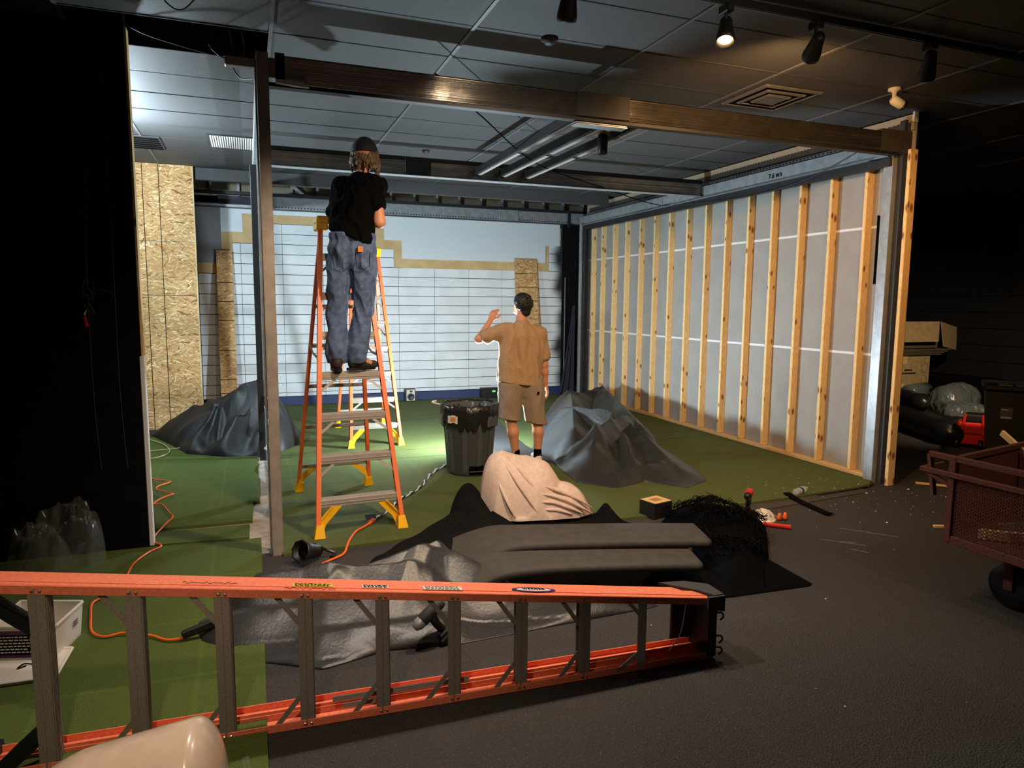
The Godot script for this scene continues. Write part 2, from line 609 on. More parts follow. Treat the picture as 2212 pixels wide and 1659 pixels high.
func white_panel(rects: Array) -> SurfaceTool:
	var s := st()
	for r in rects:
		var n := 1 if r[1] - r[0] < 1.0 else 40
		for i in n:
			var a := lerpf(r[0], r[1], float(i) / n)
			var b := lerpf(r[0], r[1], float(i + 1) / n)
			var p := [[a, r[2]], [b, r[2]], [b, r[3]], [a, r[3]]]
			for t in [0, 2, 1, 0, 3, 2]:
				var x: float = p[t][0]
				var y: float = p[t][1]
				var k := smoothstep(5.05, 5.42, x) * (1.0 - smoothstep(5.43, 5.47, x)) * smoothstep(2.85, 2.95, y) * (1.0 - smoothstep(3.08, 3.2, y))
				s.set_color(Color(0.70, 0.735, 0.75).lerp(Color(0.03, 0.03, 0.033), k * 0.9))
				s.add_vertex(Vector3(x, y, -12.148))
		s.set_color(Color(0.70, 0.735, 0.75))
		quad(s, Vector3(r[0], r[2], -12.166), Vector3(r[1], r[2], -12.166), Vector3(r[1], r[2], -12.148), Vector3(r[0], r[2], -12.148))
		quad(s, Vector3(r[0], r[2], -12.166), Vector3(r[0], r[2], -12.148), Vector3(r[0], r[3], -12.148), Vector3(r[0], r[3], -12.166))
		quad(s, Vector3(r[1], r[2], -12.148), Vector3(r[1], r[2], -12.166), Vector3(r[1], r[3], -12.166), Vector3(r[1], r[3], -12.148))
	return s

func right_partition():
	var o = thing("wall_partition", "stud partition of drywall and bare pine studs along the right of the bay", "wall", Vector3(5.9, 0, -8), "", "structure")
	for k in 3:
		var s := st()
		span(s, 5.90, 5.916, [0.02, 1.272, 2.549][k], [1.268, 2.545, 3.54][k], -11.75, -4.97)
		put("drywall_sheet", s, "drywall", o)
	for y in [1.270, 2.547]:
		var s := st()
		span(s, 5.8985, 5.901, y - 0.013, y + 0.013, -11.7, -5.0)
		put("seam_tape", s, "tape", o)
	var s := st()
	span(s, 5.916, 5.95, 0.0, 3.56, -11.75, -4.97)
	put("black_back", s, "black_paint", o)
	# studs
	var zs := [-11.36, -11.0, -10.58, -10.17, -9.73, -9.31, -8.90, -8.46, -8.03, -7.60, -7.17, -6.75, -6.31, -5.87, -5.415]
	for i in zs.size():
		var z: float = zs[i]
		var p := st()
		var j := rng.randf_range(-0.004, 0.004)
		bar(p, Vector3(5.856, 0.06, z + j), Vector3(5.856, 3.20, z - j), 0.089, 0.039, Vector3.RIGHT, 0.004)
		put("stud", p, "pine_%d" % (i % 3), o)
	var e := st()
	bar(e, Vector3(5.865, 0.0, -4.955), Vector3(5.865, 3.22, -4.955), 0.089, 0.039, Vector3.RIGHT, 0.004)
	put("end_stud", e, "pine_1", o)
	s = st()
	span(s, 5.81, 5.90, 0.02, 0.058, -11.5, -5.15, 0.004)
	put("bottom_plate", s, "pine_plain", o)
	# steel corner angle and the dark strip beside it
	s = st()
	span(s, 5.775, 5.779, 0.0, 3.2, -5.19, -5.09)
	span(s, 5.775, 5.83, 0.0, 3.2, -5.09, -5.086)
	put("corner_angle", s, "galvanized", o)
	s = st()
	span(s, 5.83, 5.898, 0.0, 3.5, -5.085, -5.03)
	put("dark_strip", s, "dark_grey", o)
	# head: black band, steel channel, perforated angle, gypsum above
	s = st()
	span(s, 5.74, 5.81, 3.085, 3.165, -11.75, -5.1, 0.003)
	put("black_band", s, "black_trim", o)
	s = st()
	span(s, 5.70, 5.74, 3.165, 3.172, -11.6, -5.3)
	put("band_lip", s, "galvanized", o)
	s = st()
	span(s, 5.745, 5.80, 3.175, 3.33, -11.75, -5.12, 0.003)
	put("head_channel", s, "galvanized", o)
	s = st()
	span(s, 5.82, 5.86, 3.33, 3.35, -11.7, -5.1)
	put("painted_channel_gap", s, "black_trim", o)  # solid black strip painted in for the shade in the gap above the channel
	s = st()
	span(s, 5.86, 5.866, 3.37, 3.40, -11.7, -5.6)
	put("perforated_angle", s, "galvanized", o)
	s = st()
	var z := -11.4
	while z < -5.6:
		span(s, 5.855, 5.861, 3.378, 3.392, z, z + 0.02)
		z += 0.055
	put("perforation", s, "black_trim", o, "stuff")
	s = st()
	span(s, 5.87, 5.9, 3.40, 3.545, -11.7, -4.97)
	put("upper_gypsum", s, "drywall_beige", o)
	s = st()
	z = -11.2
	while z < -4.98:
		span(s, 5.866, 5.872, 3.472, 3.484, z, z + 0.018)
		z += 0.05
	put("bead_hole", s, "dark_grey", o, "stuff")
	s = st()
	span(s, 5.864, 5.872, 3.37, 3.475, -11.6, -5.0)
	put("brown_grey_strip", s, "pad_cloth", o)  # brown-grey strip over the lower part of the gypsum
	s = st()
	span(s, 5.852, 5.905, 3.47, 3.61, -4.972, -4.955)
	put("white_end_bead", s, "tape", o)
	# black handle-shaped slot near the post
	s = st()
	prism(s, [Vector2(0, 0), Vector2(0.07, 0), Vector2(0.075, 0.6), Vector2(0.05, 0.66), Vector2(0.0, 0.68)], 0.006, Vector3(5.897, 1.98, -5.33), Basis(Vector3(0, 0, 1), Vector3.UP, Vector3(-1, 0, 0)))
	put("black_slot", s, "ink", o)
	# scribbled measurement on the channel
	put_text("scribble", "7.6 wn", 0.055, Vector3(5.743, 3.25, -6.65), Basis(Vector3(0, 0, 1), Vector3.UP, Vector3(-1, 0, 0)), "ink", o)

func left_partition():
	var o = thing("wall_partition", "black painted partition at the left with a bare cut end", "wall", Vector3(-2.5, 0, -5.46), "", "structure")
	var s := st()
	span(s, -6.0, -0.71, 0, 3.70, -5.52, -5.40)
	put("black_face", s, "black_paint", o)
	s = st()
	span(s, -0.71, -0.697, 1.38, 3.56, -5.515, -5.425)
	put("bare_end", s, "pine_0", o)
	s = st()
	span(s, -0.72, -0.69, 0.02, 1.38, -5.45, -5.395, 0.004)
	put("white_corner_bead", s, "tape", o)
	for x in [-1.02, -0.86]:
		s = st()
		tube(s, curve([Vector3(x, 3.3, -5.396), Vector3(x + 0.015, 2.4, -5.394), Vector3(x + 0.01, 1.2, -5.395), Vector3(x + 0.03, 0.6, -5.395)], 0.1), 0.003, 5)
		put("loose_thread", s, "dark_grey", o)
	# strand board closing the side room
	var b = thing("strand_board", "tall strand board sheet with two marked lines behind the cut wall end", "board", Vector3(-1.6, 0, -10.5))
	s = st()
	span(s, -2.6, -0.655, 0.0, 3.555, -10.515, -10.5)
	put("sheet", s, "osb", b)
	s = st()
	span(s, -0.655, -0.64, 0.0, 3.555, -10.56, -10.499)
	put("sheet_edge", s, "osb_edge", b)
	for x in [-1.255, -1.06]:
		s = st()
		span(s, x - 0.004, x + 0.004, 0.0, 3.55, -10.5, -10.498)
		put("chalk_line", s, "ink", b)
	for y in [2.55, 1.83]:
		s = st()
		span(s, -2.0, -0.66, y - 0.003, y + 0.003, -10.5, -10.498)
		put("panel_joint", s, "dark_grey", b)

func steel_frame():
	# front header, rear header, left side header, posts
	var o = thing("header_beam", "long grey steel header spanning the open front of the bay", "beam", Vector3(2.9, 3.19, -5.0))
	var s := st()
	for p in [[0.27, 2.43], [2.82, 5.52]]:
		span(s, p[0], p[1], 3.20, 3.365, -5.004, -5.0)
	span(s, 0.27, 5.55, 3.196, 3.2, -5.09, -5.0)
	span(s, 0.27, 5.55, 3.361, 3.365, -5.09, -5.0)
	span(s, 0.27, 5.55, 3.20, 3.36, -5.094, -5.09)
	put("channel", s, "beam_steel", o)
	s = st()
	span(s, 0.17, 5.74, 3.17, 3.195, -5.085, -5.015)
	put("black_underside", s, "black_trim", o)
	s = st()
	span(s, 2.40, 2.86, 3.195, 3.375, -4.999, -4.985, 0.003)
	put("splice_plate", s, "black_trim", o)
	s = st()
	span(s, 2.40, 2.84, 3.135, 3.142, -5.09, -4.985)
	span(s, 2.40, 2.84, 3.15, 3.156, -5.09, -5.0)
	put("splice_lip", s, "galvanized", o)
	s = st()
	span(s, 0.155, 0.215, 3.215, 3.335, -4.99, -4.975)
	put("end_plate", s, "aluminium_worn", o)
	s = st()
	span(s, 0.215, 0.275, 3.20, 3.375, -5.0, -4.982)
	put("painted_gap", s, "ink", o)  # solid black piece painted in for the shade of an open gap
	s = st()
	prism(s, [Vector2(0, 0), Vector2(0.17, 0.0), Vector2(0.21, -0.03), Vector2(0.15, -0.032), Vector2(0, -0.022)], 0.03, Vector3(0.215, 3.2, -4.98))
	put("white_tab", s, "tape", o)
	s = st()
	span(s, 5.52, 5.90, 3.19, 3.39, -5.07, -5.0, 0.004)
	put("end_wrap", s, "pad_cloth", o)
	o = thing("header_beam", "second steel header crossing the bay below the ceiling strips", "beam", Vector3(2.9, 3.2, -8.1))
	s = st()
	span(s, 0.17, 5.74, 3.2, 3.37, -8.12, -8.05, 0.003)
	put("channel", s, "beam_steel", o)
	s = st()
	span(s, 0.17, 5.74, 3.372, 3.41, -8.16, -8.04)
	put("black_top", s, "black_trim", o)
	s = st()
	span(s, 0.17, 5.74, 3.196, 3.20, -8.12, -8.0)
	put("bright_lip", s, "galvanized", o)
	s = st()
	span(s, 1.72, 2.02, 3.225, 3.39, -8.045, -8.03, 0.003)
	put("splice_plate", s, "black_trim", o)
	o = thing("header_beam", "perforated steel header along the top of the white slatwall", "beam", Vector3(2.9, 3.23, -12.0))
	s = st()
	span(s, 0.1, 5.7, 3.27, 3.42, -12.06, -12.0, 0.003)
	put("channel", s, "galvanized", o)
	s = st()
	span(s, -1.9, 6.0, 3.42, 3.47, -12.06, -11.96)
	put("black_top", s, "black_trim", o)
	s = st()
	span(s, -1.9, 6.1, 3.225, 3.27, -12.03, -12.02)
	put("perforated_leg", s, "galvanized", o)
	s = st()
	for k in 110:
		span(s, 0.25 + k * 0.05, 0.272 + k * 0.05, 3.252, 3.268, -12.021, -12.016)
	put("perforation", s, "black_trim", o, "stuff")
	s = st()
	span(s, -1.9, 6.1, 3.215, 3.225, -12.05, -12.0)
	put("dark_reveal", s, "dark_grey", o)
	for p in [[4.25, 4.62], [5.62, 6.0]]:
		s = st()
		span(s, p[0], p[1], 3.25, 3.46, -11.98, -11.965, 0.004)
		put("joint_plate", s, "galvanized", o)
	s = st()
	span(s, 5.60, 5.66, 3.16, 3.45, -11.97, -11.95, 0.004)
	put("black_strap", s, "black_trim", o)
	# left side header, seen almost end-on
	o = thing("header_beam", "steel side header running back from the left post", "beam", Vector3(0.1, 3.2, -8.5))
	s = st()
	span(s, 0.095, 0.155, 3.2, 3.37, -12.0, -5.1, 0.003)
	put("channel", s, "galvanized", o)
	# posts
	o = thing("steel_post", "bare grey steel post at the left front corner of the bay", "post", Vector3(0.135, 0, -4.95))
	s = st()
	span(s, 0.100, 0.172, 0, 3.36, -4.954, -4.95, 0.001)
	span(s, 0.100, 0.104, 0, 3.36, -5.03, -4.95)
	span(s, 0.168, 0.172, 0, 3.36, -5.03, -4.95)
	put("channel", s, "post_steel", o)
	s = st()
	span(s, 0.086, 0.098, 0.0, 3.33, -5.03, -4.99)
	put("white_edge", s, "galvanized", o)
	s = st()
	span(s, -0.09, 0.09, 3.27, 3.325, -5.06, -5.0, 0.004)
	put("side_bracket", s, "aluminium", o)
	o = thing("steel_post", "black and perforated steel post behind the left front post", "post", Vector3(0.13, 0, -8.1))
	s = st()
	span(s, 0.06, 0.125, 0, 3.2, -8.15, -8.05, 0.003)
	put("black_side", s, "black_trim", o)
	s = st()
	span(s, 0.127, 0.175, 0, 3.2, -8.10, -8.05)
	put("perforated_side", s, "galvanized", o)
	s = st()
	for k in 75: span(s, 0.15, 0.162, 0.5 + k * 0.035, 0.515 + k * 0.035, -8.051, -8.046)
	put("perforation", s, "black_trim", o, "stuff")
	o = thing("steel_post", "slim galvanised post in the far right corner beside the first stud", "post", Vector3(5.74, 0, -11.6))
	s = st()
	span(s, 5.70, 5.74, 0, 3.2, -11.66, -11.60, 0.003)
	put("channel", s, "galvanized", o)
	s = st()
	span(s, 5.742, 5.80, 0, 3.08, -11.66, -11.48)
	put("black_side", s, "black_trim", o)

func turf():
	var o = thing("turf_mat", "large dark green turf field covering the bay floor", "artificial turf", Vector3(3, 0, -8.5))
	var s := st()
	# rounded near right corner
	var poly := [Vector2(0.165, 5.0), Vector2(0.165, 12.15), Vector2(5.80, 12.15), Vector2(5.80, 5.25), Vector2(5.76, 5.08), Vector2(5.66, 5.0), Vector2(5.45, 4.95), Vector2(4.5, 4.88), Vector2(3.0, 4.83), Vector2(1.1, 4.95), Vector2(0.165, 4.91)]
	prism(s, poly, 0.022, Vector3.ZERO, Basis(Vector3(1, 0, 0), Vector3(0, 0, -1), Vector3(0, 1, 0)))
	put("pile", s, "turf", o)
	s = st()
	var rim := []
	for p in [Vector2(5.79, 5.2), Vector2(5.76, 5.08), Vector2(5.66, 5.0), Vector2(5.45, 4.95), Vector2(4.9, 4.90)]: rim.append(Vector3(p.x, 0.014, -p.y + 0.012))
	tube(s, curve(rim, 0.05), 0.012, 6)
	put("curled_rim", s, "turf_back", o)
	s = st()
	span(s, 0.2, 5.6, 0.0222, 0.0232, -7.605, -7.598)
	span(s, 0.2, 5.8, 0.0222, 0.0232, -8.02, -8.014)
	put("seam", s, "turf_back", o)
	s = st()
	for k in 34: span(s, 0.135 + 0.004 * sin(k * 1.0), 0.168, 0.0, 0.02, -4.98 - k * 0.035, -4.998 - k * 0.035)
	put("interlocking_teeth", s, "black_plastic", o)
	# grey rubber strip in front of the turf on the right
	s = st()
	prism(s, [Vector2(2.6, 4.87), Vector2(4.5, 4.87), Vector2(5.5, 4.94), Vector2(5.45, 4.83), Vector2(4.4, 4.72), Vector2(2.6, 4.62)], 0.006, Vector3.ZERO, Basis(Vector3(1, 0, 0), Vector3(0, 0, -1), Vector3(0, 1, 0)))
	solo("rubber_strip", "thin grey rubber strip along the front edge of the turf", "rubber mat", s, "pad_cloth")
	var defs := [
		["wide green turf piece under the fallen ladder at lower left", [Vector2(-5.5, 1.0), Vector2(0.0, 1.0), Vector2(0.03, 5.33), Vector2(-0.70, 5.39), Vector2(-5.5, 5.39)], 0.018],
		["narrow turf offcut in front of the pale concrete gap", [Vector2(-0.69, 5.40), Vector2(-0.055, 5.34), Vector2(-0.05, 5.67), Vector2(-0.74, 5.70)], 0.026],
		["turf piece beyond the pale gap, running back to the black cloth heap", [Vector2(-3.0, 5.82), Vector2(-0.03, 5.76), Vector2(-0.02, 6.30), Vector2(0.035, 6.30), Vector2(0.04, 9.8), Vector2(-3.0, 9.8)], 0.03],
	]
	for d in defs:
		s = st()
		prism(s, d[1], d[2], Vector3.ZERO, Basis(Vector3(1, 0, 0), Vector3(0, 0, -1), Vector3(0, 1, 0)))
		solo("turf_mat", d[0], "artificial turf", s, "turf_side", "turf pieces left of the bay")
	s = st()
	tube(s, curve([Vector3(0.14, 0.03, -7.9), Vector3(0.125, 0.05, -7.5), Vector3(0.15, 0.03, -7.0), Vector3(0.145, 0.025, -6.6)], 0.05), 0.012, 6)
	solo("edge_strip", "bent pale metal edging strip along the left side of the turf field", "edging", s, "galvanized")

# ======================= ladders =======================
# corner points: front rails (left, right foot and top), rear rails the same; su = the way the treads look up, back = front to rear
func step_ladder(o, F: Array, T: Array, R: Array, RT: Array, steps: Array, su: Vector3, back: Vector3, rail, step_m, plastic, cap_mat, rear_bars: Array, lying := false):
	var lat: Vector3 = (F[1] - F[0]).normalized()
	for side in 2:
		var inward: Vector3 = lat if side == 0 else -lat
		var ax: Vector3 = (T[side] - F[side]).normalized()
		var dep: Vector3 = (back - ax * ax.dot(back)).normalized()
		var s := st()
		var lo: Vector3 = F[side] + ax * 0.03
		bar(s, lo + dep * 0.043, T[side] + dep * 0.043, 0.086, 0.005, dep)
		bar(s, lo + inward * 0.016, T[side] + inward * 0.016, 0.034, 0.005, inward, 0.001)
		bar(s, lo + inward * 0.014 + dep * 0.086, T[side] + inward * 0.014 + dep * 0.086, 0.03, 0.005, inward)
		bar(s, lo + dep * 0.028 - inward * 0.003, T[side] + dep * 0.028 - inward * 0.003, 0.004, 0.004, dep)
		put("front_rail", s, rail, o)
		var rx: Vector3 = (RT[side] - R[side]).normalized()
		var rd: Vector3 = (back - rx * rx.dot(back)).normalized()
		s = st()
		lo = R[side] + rx * 0.03
		bar(s, lo + rd * 0.0, RT[side], 0.066, 0.005, rd)
		bar(s, lo + inward * 0.014 + rd * 0.033, RT[side] + inward * 0.014 + rd * 0.033, 0.03, 0.005, inward)
		bar(s, lo + inward * 0.014 - rd * 0.033, RT[side] + inward * 0.014 - rd * 0.033, 0.03, 0.005, inward)
		put("rear_rail", s, rail, o)
		# boots
		for q in 2:
			var f0: Vector3 = F[side] if q == 0 else R[side]
			var a: Vector3 = ax if q == 0 else rx
			var d: Vector3 = dep if q == 0 else rd
			s = st()
			var bs := Basis(inward, a, inward.cross(a))
			var sgn := signf(bs.z.dot(d))
			prism(s, [Vector2(-0.022, 0.0), Vector2(0.058, 0.0), Vector2(0.044, 0.1), Vector2(-0.008, 0.1)], 0.098 * sgn if sgn > 0 else 0.098, f0 + (-d * 0.006 if q == 0 else -d * 0.045) + (Vector3.ZERO if sgn > 0 else d * 0.098), bs)
			put("foot", s, plastic, o)
	# treads
	var rv := st()
	var fh: float = (T[0] - F[0]).dot(su)
	for i in steps.size():
		var t: float = steps[i] / fh
		var a: Vector3 = F[0].lerp(T[0], t) + lat * 0.006
		var b: Vector3 = F[1].lerp(T[1], t) - lat * 0.006
		var sl := (b - a).normalized()
		var sd := (back - su * su.dot(back))
		sd = (sd - sl * sl.dot(sd)).normalized()
		var up := su
		var s := st()
		bar(s, a + sd * 0.042, b + sd * 0.042, 0.082, 0.005, sd)
		bar(s, a + sd * 0.002 - up * 0.027, b + sd * 0.002 - up * 0.027, 0.055, 0.005, up, 0.001)
		bar(s, a + sd * 0.082 - up * 0.018, b + sd * 0.082 - up * 0.018, 0.036, 0.004, up)
		for k in 5: bar(s, a + sd * (0.012 + k * 0.015) + up * 0.004, b + sd * (0.012 + k * 0.015) + up * 0.004, 0.005, 0.004, sd)
		bar(s, a - sd * 0.001 - up * 0.030, b - sd * 0.001 - up * 0.030, 0.006, 0.006, up)
		put("step", s, step_m, o)
		for e in 2:
			var c: Vector3 = a if e == 0 else b
			var inn := sl if e == 0 else -sl
			var ra: Vector3 = (T[e] - F[e]).normalized()
			if i == 0:
				var p := st()
				var bs := Basis(inn, su, inn.cross(su))
				prism(p, [Vector2(0.10, -0.052), Vector2(0.18, -0.052), Vector2(0.12, -0.12), Vector2(0.062, -0.18), Vector2(0.028, -0.255), Vector2(0.0, -0.255), Vector2(0.0, -0.165), Vector2(0.05, -0.105)], 0.006, c + sd * 0.004, bs)
				prism(p, [Vector2(0.10, -0.052), Vector2(0.112, -0.052), Vector2(0.012, -0.165), Vector2(0.0, -0.165)], 0.03, c + sd * 0.004 - inn.cross(su) * (0.015), bs)
				put("lower_brace", p, plastic, o)
			else:
				var p := st()
				bar(p, c + inn * 0.13 - up * 0.05 + sd * 0.012, c - ra * 0.155 + inn * 0.004 + sd * 0.012, 0.02, 0.006, sd.cross(inn + up))
				put("step_brace", p, step_m, o)
			for w in [-0.012, 0.014]:
				var fl: Vector3 = (F[e].lerp(T[e], t)) + (lat if e == 0 else -lat) * 0.017 - up * 0.026 + ra * w - sd * 0.004
				box(rv, fl, Vector3(0.011, 0.011, 0.006), Basis(lat, ra, lat.cross(ra)).orthonormalized(), 0.003)
	put("rivets", rv, "rivet", o, "stuff")
	# rear horizontals
	var rh: float = (RT[0] - R[0]).dot(su)
	for h in rear_bars:
		var t: float = h / rh
		var s := st()
		bar(s, R[0].lerp(RT[0], t), R[1].lerp(RT[1], t), 0.03, 0.03, back, 0.004)
		put("rear_bar", s, "aluminium_worn", o)
	if rear_bars.size() > 0:
		for e in 2:
			var inn: Vector3 = lat if e == 0 else -lat
			var p := st()
			var t: float = rear_bars[0] / rh
			var c: Vector3 = R[e].lerp(RT[e], t)
			var bs := Basis(inn, su, inn.cross(su))
			prism(p, [Vector2(0.11, -0.012), Vector2(0.19, -0.012), Vector2(0.12, -0.06), Vector2(0.05, -0.12), Vector2(0.0, -0.19), Vector2(0.0, -0.12), Vector2(0.05, -0.05)], 0.006, c, bs)
			put("lower_brace", p, plastic, o)
	# spreaders
	if not lying:
		for e in 2:
			var s := st()
			var a: Vector3 = F[e].lerp(T[e], 0.56) + back * 0.08
			var b: Vector3 = R[e].lerp(RT[e], 0.60)
			bar(s, a, (a + b) * 0.5 - su * 0.03, 0.02, 0.006, su)
			bar(s, (a + b) * 0.5 - su * 0.03, b, 0.02, 0.006, su)
			put("spreader", s, "aluminium_worn", o)
		# top cap
		var c0: Vector3 = (T[0] + T[1]) * 0.5 + back * 0.075
		var s := st()
		box(s, c0 + su * 0.055, Vector3((T[1] - T[0]).length() + 0.05, 0.06, 0.20), Basis(lat, su, lat.cross(su)), 0.012)
		for e in [-1, 1]:
			box(s, c0 + lat * e * ((T[1] - T[0]).length() * 0.5 - 0.02) + su * 0.005, Vector3(0.09, 0.06, 0.19), Basis(lat, su, lat.cross(su)), 0.01)
		put("top_cap", s, cap_mat, o)

func ladders():
	var F := [Vector3(0.41, 0.022, -5.14), Vector3(1.085, 0.022, -5.19)]
	var T := [Vector3(0.545, 2.36, -5.84), Vector3(0.905, 2.36, -5.87)]
	var R := [Vector3(0.355, 0.022, -6.56), Vector3(1.04, 0.022, -6.58)]
	var RT := [Vector3(0.56, 2.34, -6.00), Vector3(0.89, 2.34, -6.02)]
	var o = thing("step_ladder", "orange stepladder with yellow feet that the man in the black shirt stands on", "ladder", Vector3(0.74, 0.022, -5.85))
	var hs := []
	for k in 7: hs.append(0.265 + 0.309 * k)
	step_ladder(o, F, T, R, RT, hs, Vector3.UP, Vector3(0.03, 0, -1).normalized(), "fiberglass", "aluminium", "yellow", "yellow", [0.24, 0.62, 1.0, 1.36, 1.7])
	F = [Vector3(1.075, 0.022, -8.29), Vector3(1.715, 0.022, -8.29)]
	T = [Vector3(1.215, 2.36, -8.98), Vector3(1.575, 2.36, -8.98)]
	R = [Vector3(1.09, 0.022, -9.80), Vector3(1.77, 0.022, -9.83)]
	RT = [Vector3(1.225, 2.34, -9.13), Vector3(1.565, 2.34, -9.13)]
	o = thing("step_ladder", "orange stepladder standing empty behind the occupied one, nearer the white wall", "ladder", Vector3(1.4, 0.022, -9.05))
	step_ladder(o, F, T, R, RT, hs, Vector3.UP, Vector3(0.0, 0, -1), "fiberglass", "aluminium_worn", "yellow", "yellow", [0.24, 0.62, 1.0, 1.36, 1.7])
	lying_ladder()

func lying_ladder():
	var u := Vector3(0.9988, 0, 0.0505)
	var b := Vector3(-0.143, 0.004, -2.85)
	var F := [b + u * -0.92, b + u * -0.92 + Vector3(0, 0.771, 0)]
	var T := [b + u * 2.235, b + u * 2.235 + Vector3(0, 0.315, 0)]
	var back := Vector3(0.0505, 0, -0.9988)
	var R := [F[0] + back * 0.125 + Vector3(0, 0.012, 0), F[1] + back * 0.125 - Vector3(0, 0.012, 0)]
	var RT := [T[0] + back * 0.125 + Vector3(0, 0.012, 0), T[1] + back * 0.125 - Vector3(0, 0.012, 0)]
	var o = thing("step_ladder", "worn orange stepladder lying on its side across the foreground", "ladder", b + u * 0.6)
	var hs := []
	for k in 8: hs.append(0.325 + 0.3125 * k)
	step_ladder(o, F, T, R, RT, hs, u, back, "fiberglass_worn", "aluminium_worn", "black_plastic", "black_plastic", [], true)
	# small end brace near the cap
	var top := func(s: float, d: float) -> Vector3:
		return b + u * s + Vector3(0, 0.632 - 0.1445 * (s - 0.062), 0) + back * d
	var s := st()
	bar(s, b + u * 1.865 + Vector3(0, 0.02, 0), top.call(1.865, 0.0) - Vector3(0, 0.02, 0), 0.045, 0.006, u)
	bar(s, b + u * 1.74 + Vector3(0, 0.012, 0), b + u * 1.85 + Vector3(0, 0.09, 0), 0.02, 0.005, u)
	bar(s, top.call(1.78, 0.0) - Vector3(0, 0.02, 0), top.call(1.85, 0.0) - Vector3(0, 0.09, 0), 0.018, 0.005, u)
	put("end_brace", s, "aluminium", o)
	# folded spreader arm over the lower rail
	s = st()
	bar(s, b + u * 0.42 + back * 0.05 + Vector3(0, 0.075, 0), b + u * 1.02 + back * 0.05 + Vector3(0, 0.07, 0), 0.022, 0.008, Vector3.UP)
	bar(s, b + u * 0.46 + back * 0.04 + Vector3(0, 0.045, 0), b + u * 0.60 + back * 0.04 + Vector3(0, 0.045, 0), 0.018, 0.008, Vector3.UP)
	put("spreader", s, "aluminium", o)
	# cap: body between the rails, wing over the top rail, hooks
	s = st()
	var bs := Basis(u, Vector3.UP, u.cross(Vector3.UP))
	box(s, b + u * 2.255 + back * 0.09 + Vector3(0, 0.155, 0), Vector3(0.05, 0.29, 0.21), bs, 0.008)
	box(s, b + u * 2.20 + back * 0.19 + Vector3(0, 0.155, 0), Vector3(0.13, 0.28, 0.015), bs, 0.004)
	put("cap_body", s, "black_plastic", o)
	s = st()
	prism(s, [Vector2(-0.17, 0.21), Vector2(-0.03, 0.19), Vector2(0.07, 0.12), Vector2(0.075, -0.01), Vector2(0.02, -0.012), Vector2(-0.02, 0.06)], 0.014, top.call(2.235, 0.0) + Vector3(0, 0.002, 0), Basis(u, back, u.cross(back)))
	prism(s, [Vector2(-0.02, -0.05), Vector2(0.075, -0.07), Vector2(0.075, 0.012), Vector2(-0.02, 0.012)], 0.014, top.call(2.235, -0.012), bs)
	put("cap_wing", s, "dark_grey", o)
	for y in [0.24, 0.12, 0.06]:
		s = st()
		tube(s, curve([b + u * 2.265 + Vector3(0, y, 0.012), b + u * 2.285 + Vector3(0, y + 0.008, 0.03), b + u * 2.295 + Vector3(0, y - 0.01, 0.035), b + u * 2.28 + Vector3(0, y - 0.03, 0.03)], 0.01), 0.005, 6)
		put("cap_hook", s, "black_plastic", o)
	s = st()
	tube(s, curve([top.call(2.12, 0.02) - Vector3(0, 0.02, 0), top.call(2.10, 0.02) - Vector3(0, 0.16, 0), b + u * 2.08 + Vector3(0, 0.12, -0.02), b + u * 2.03 + Vector3(0, 0.06, -0.02)], 0.02), 0.003, 6)
	put("lanyard", s, "label_white", o)
	# stickers on the upper web
	var ax := (T[1] - F[1]).normalized() as Vector3
	var nrm := ax.cross(back).normalized() * 1.0
	if nrm.y < 0: nrm = -nrm
	for d in [[0.27, 0.43, 0.030, 0.062, "label_yellow", "warning_sticker"], [0.55, 0.66, 0.03, 0.06, "label_white", "small_sticker"], [0.81, 0.985, 0.022, 0.062, "label_white", "notice_sticker"]]:
		s = st()
		bar(s, top.call(d[0], (d[2] + d[3]) * 0.5) + nrm * 0.004, top.call(d[1], (d[2] + d[3]) * 0.5) + nrm * 0.004, d[3] - d[2], 0.0015, back)
		var st_o = put(d[5], s, d[4], o)
		s = st()
		for k in 4:
			var dd: float = lerpf(d[2] + 0.005, d[3] - 0.005, k / 3.0)
			var x0: float = lerpf(d[0], d[1], 0.06)
			while x0 < lerpf(d[0], d[1], 0.86):
				var w := rng.randf_range(0.006, 0.02)
				bar(s, top.call(x0, dd) + nrm * 0.005, top.call(x0 + w, dd) + nrm * 0.005, 0.004, 0.001, back)
				x0 += w + 0.005
		put("print", s, "ink", st_o, "stuff")
	s = st()
	var ov := []
	for k in 32: ov.append(Vector2(cos(TAU * k / 32) * 0.108, sin(TAU * k / 32) * 0.026))
	var zb := Basis(ax, back, ax.cross(back)) if ax.cross(back).y > 0 else Basis(ax, -back, ax.cross(-back))
	prism(s, ov, 0.001, top.call(1.325, 0.045) + nrm * 0.004, zb)
	var oval = put("oval_sticker", s, "label_blue", o)
	s = st()
	for k in 32: ov[k] = Vector2(cos(TAU * k / 32) * 0.085, sin(TAU * k / 32) * 0.018)
	prism(s, ov, 0.0015, top.call(1.325, 0.045) + nrm * 0.004, zb)
	put("oval_field", s, "label_white", oval)
	put_text("lettering", "WERNER", 0.02, top.call(1.325, 0.052) + nrm * 0.006, zb, "ink", oval)
	# marker scribbles
	for d in [[-0.04, 0.045], [0.34, 0.008]]:
		s = st()
		var pts := []
		for k in 26: pts.append(top.call(d[0] + k * 0.008 - 0.1, d[1] + 0.012 * sin(k * 1.9) * (0.5 + 0.5 * sin(k * 0.7))) + nrm * 0.0045)
		tube(s, pts, 0.0012, 4)
		put("marker_scribble", s, "ink", o)

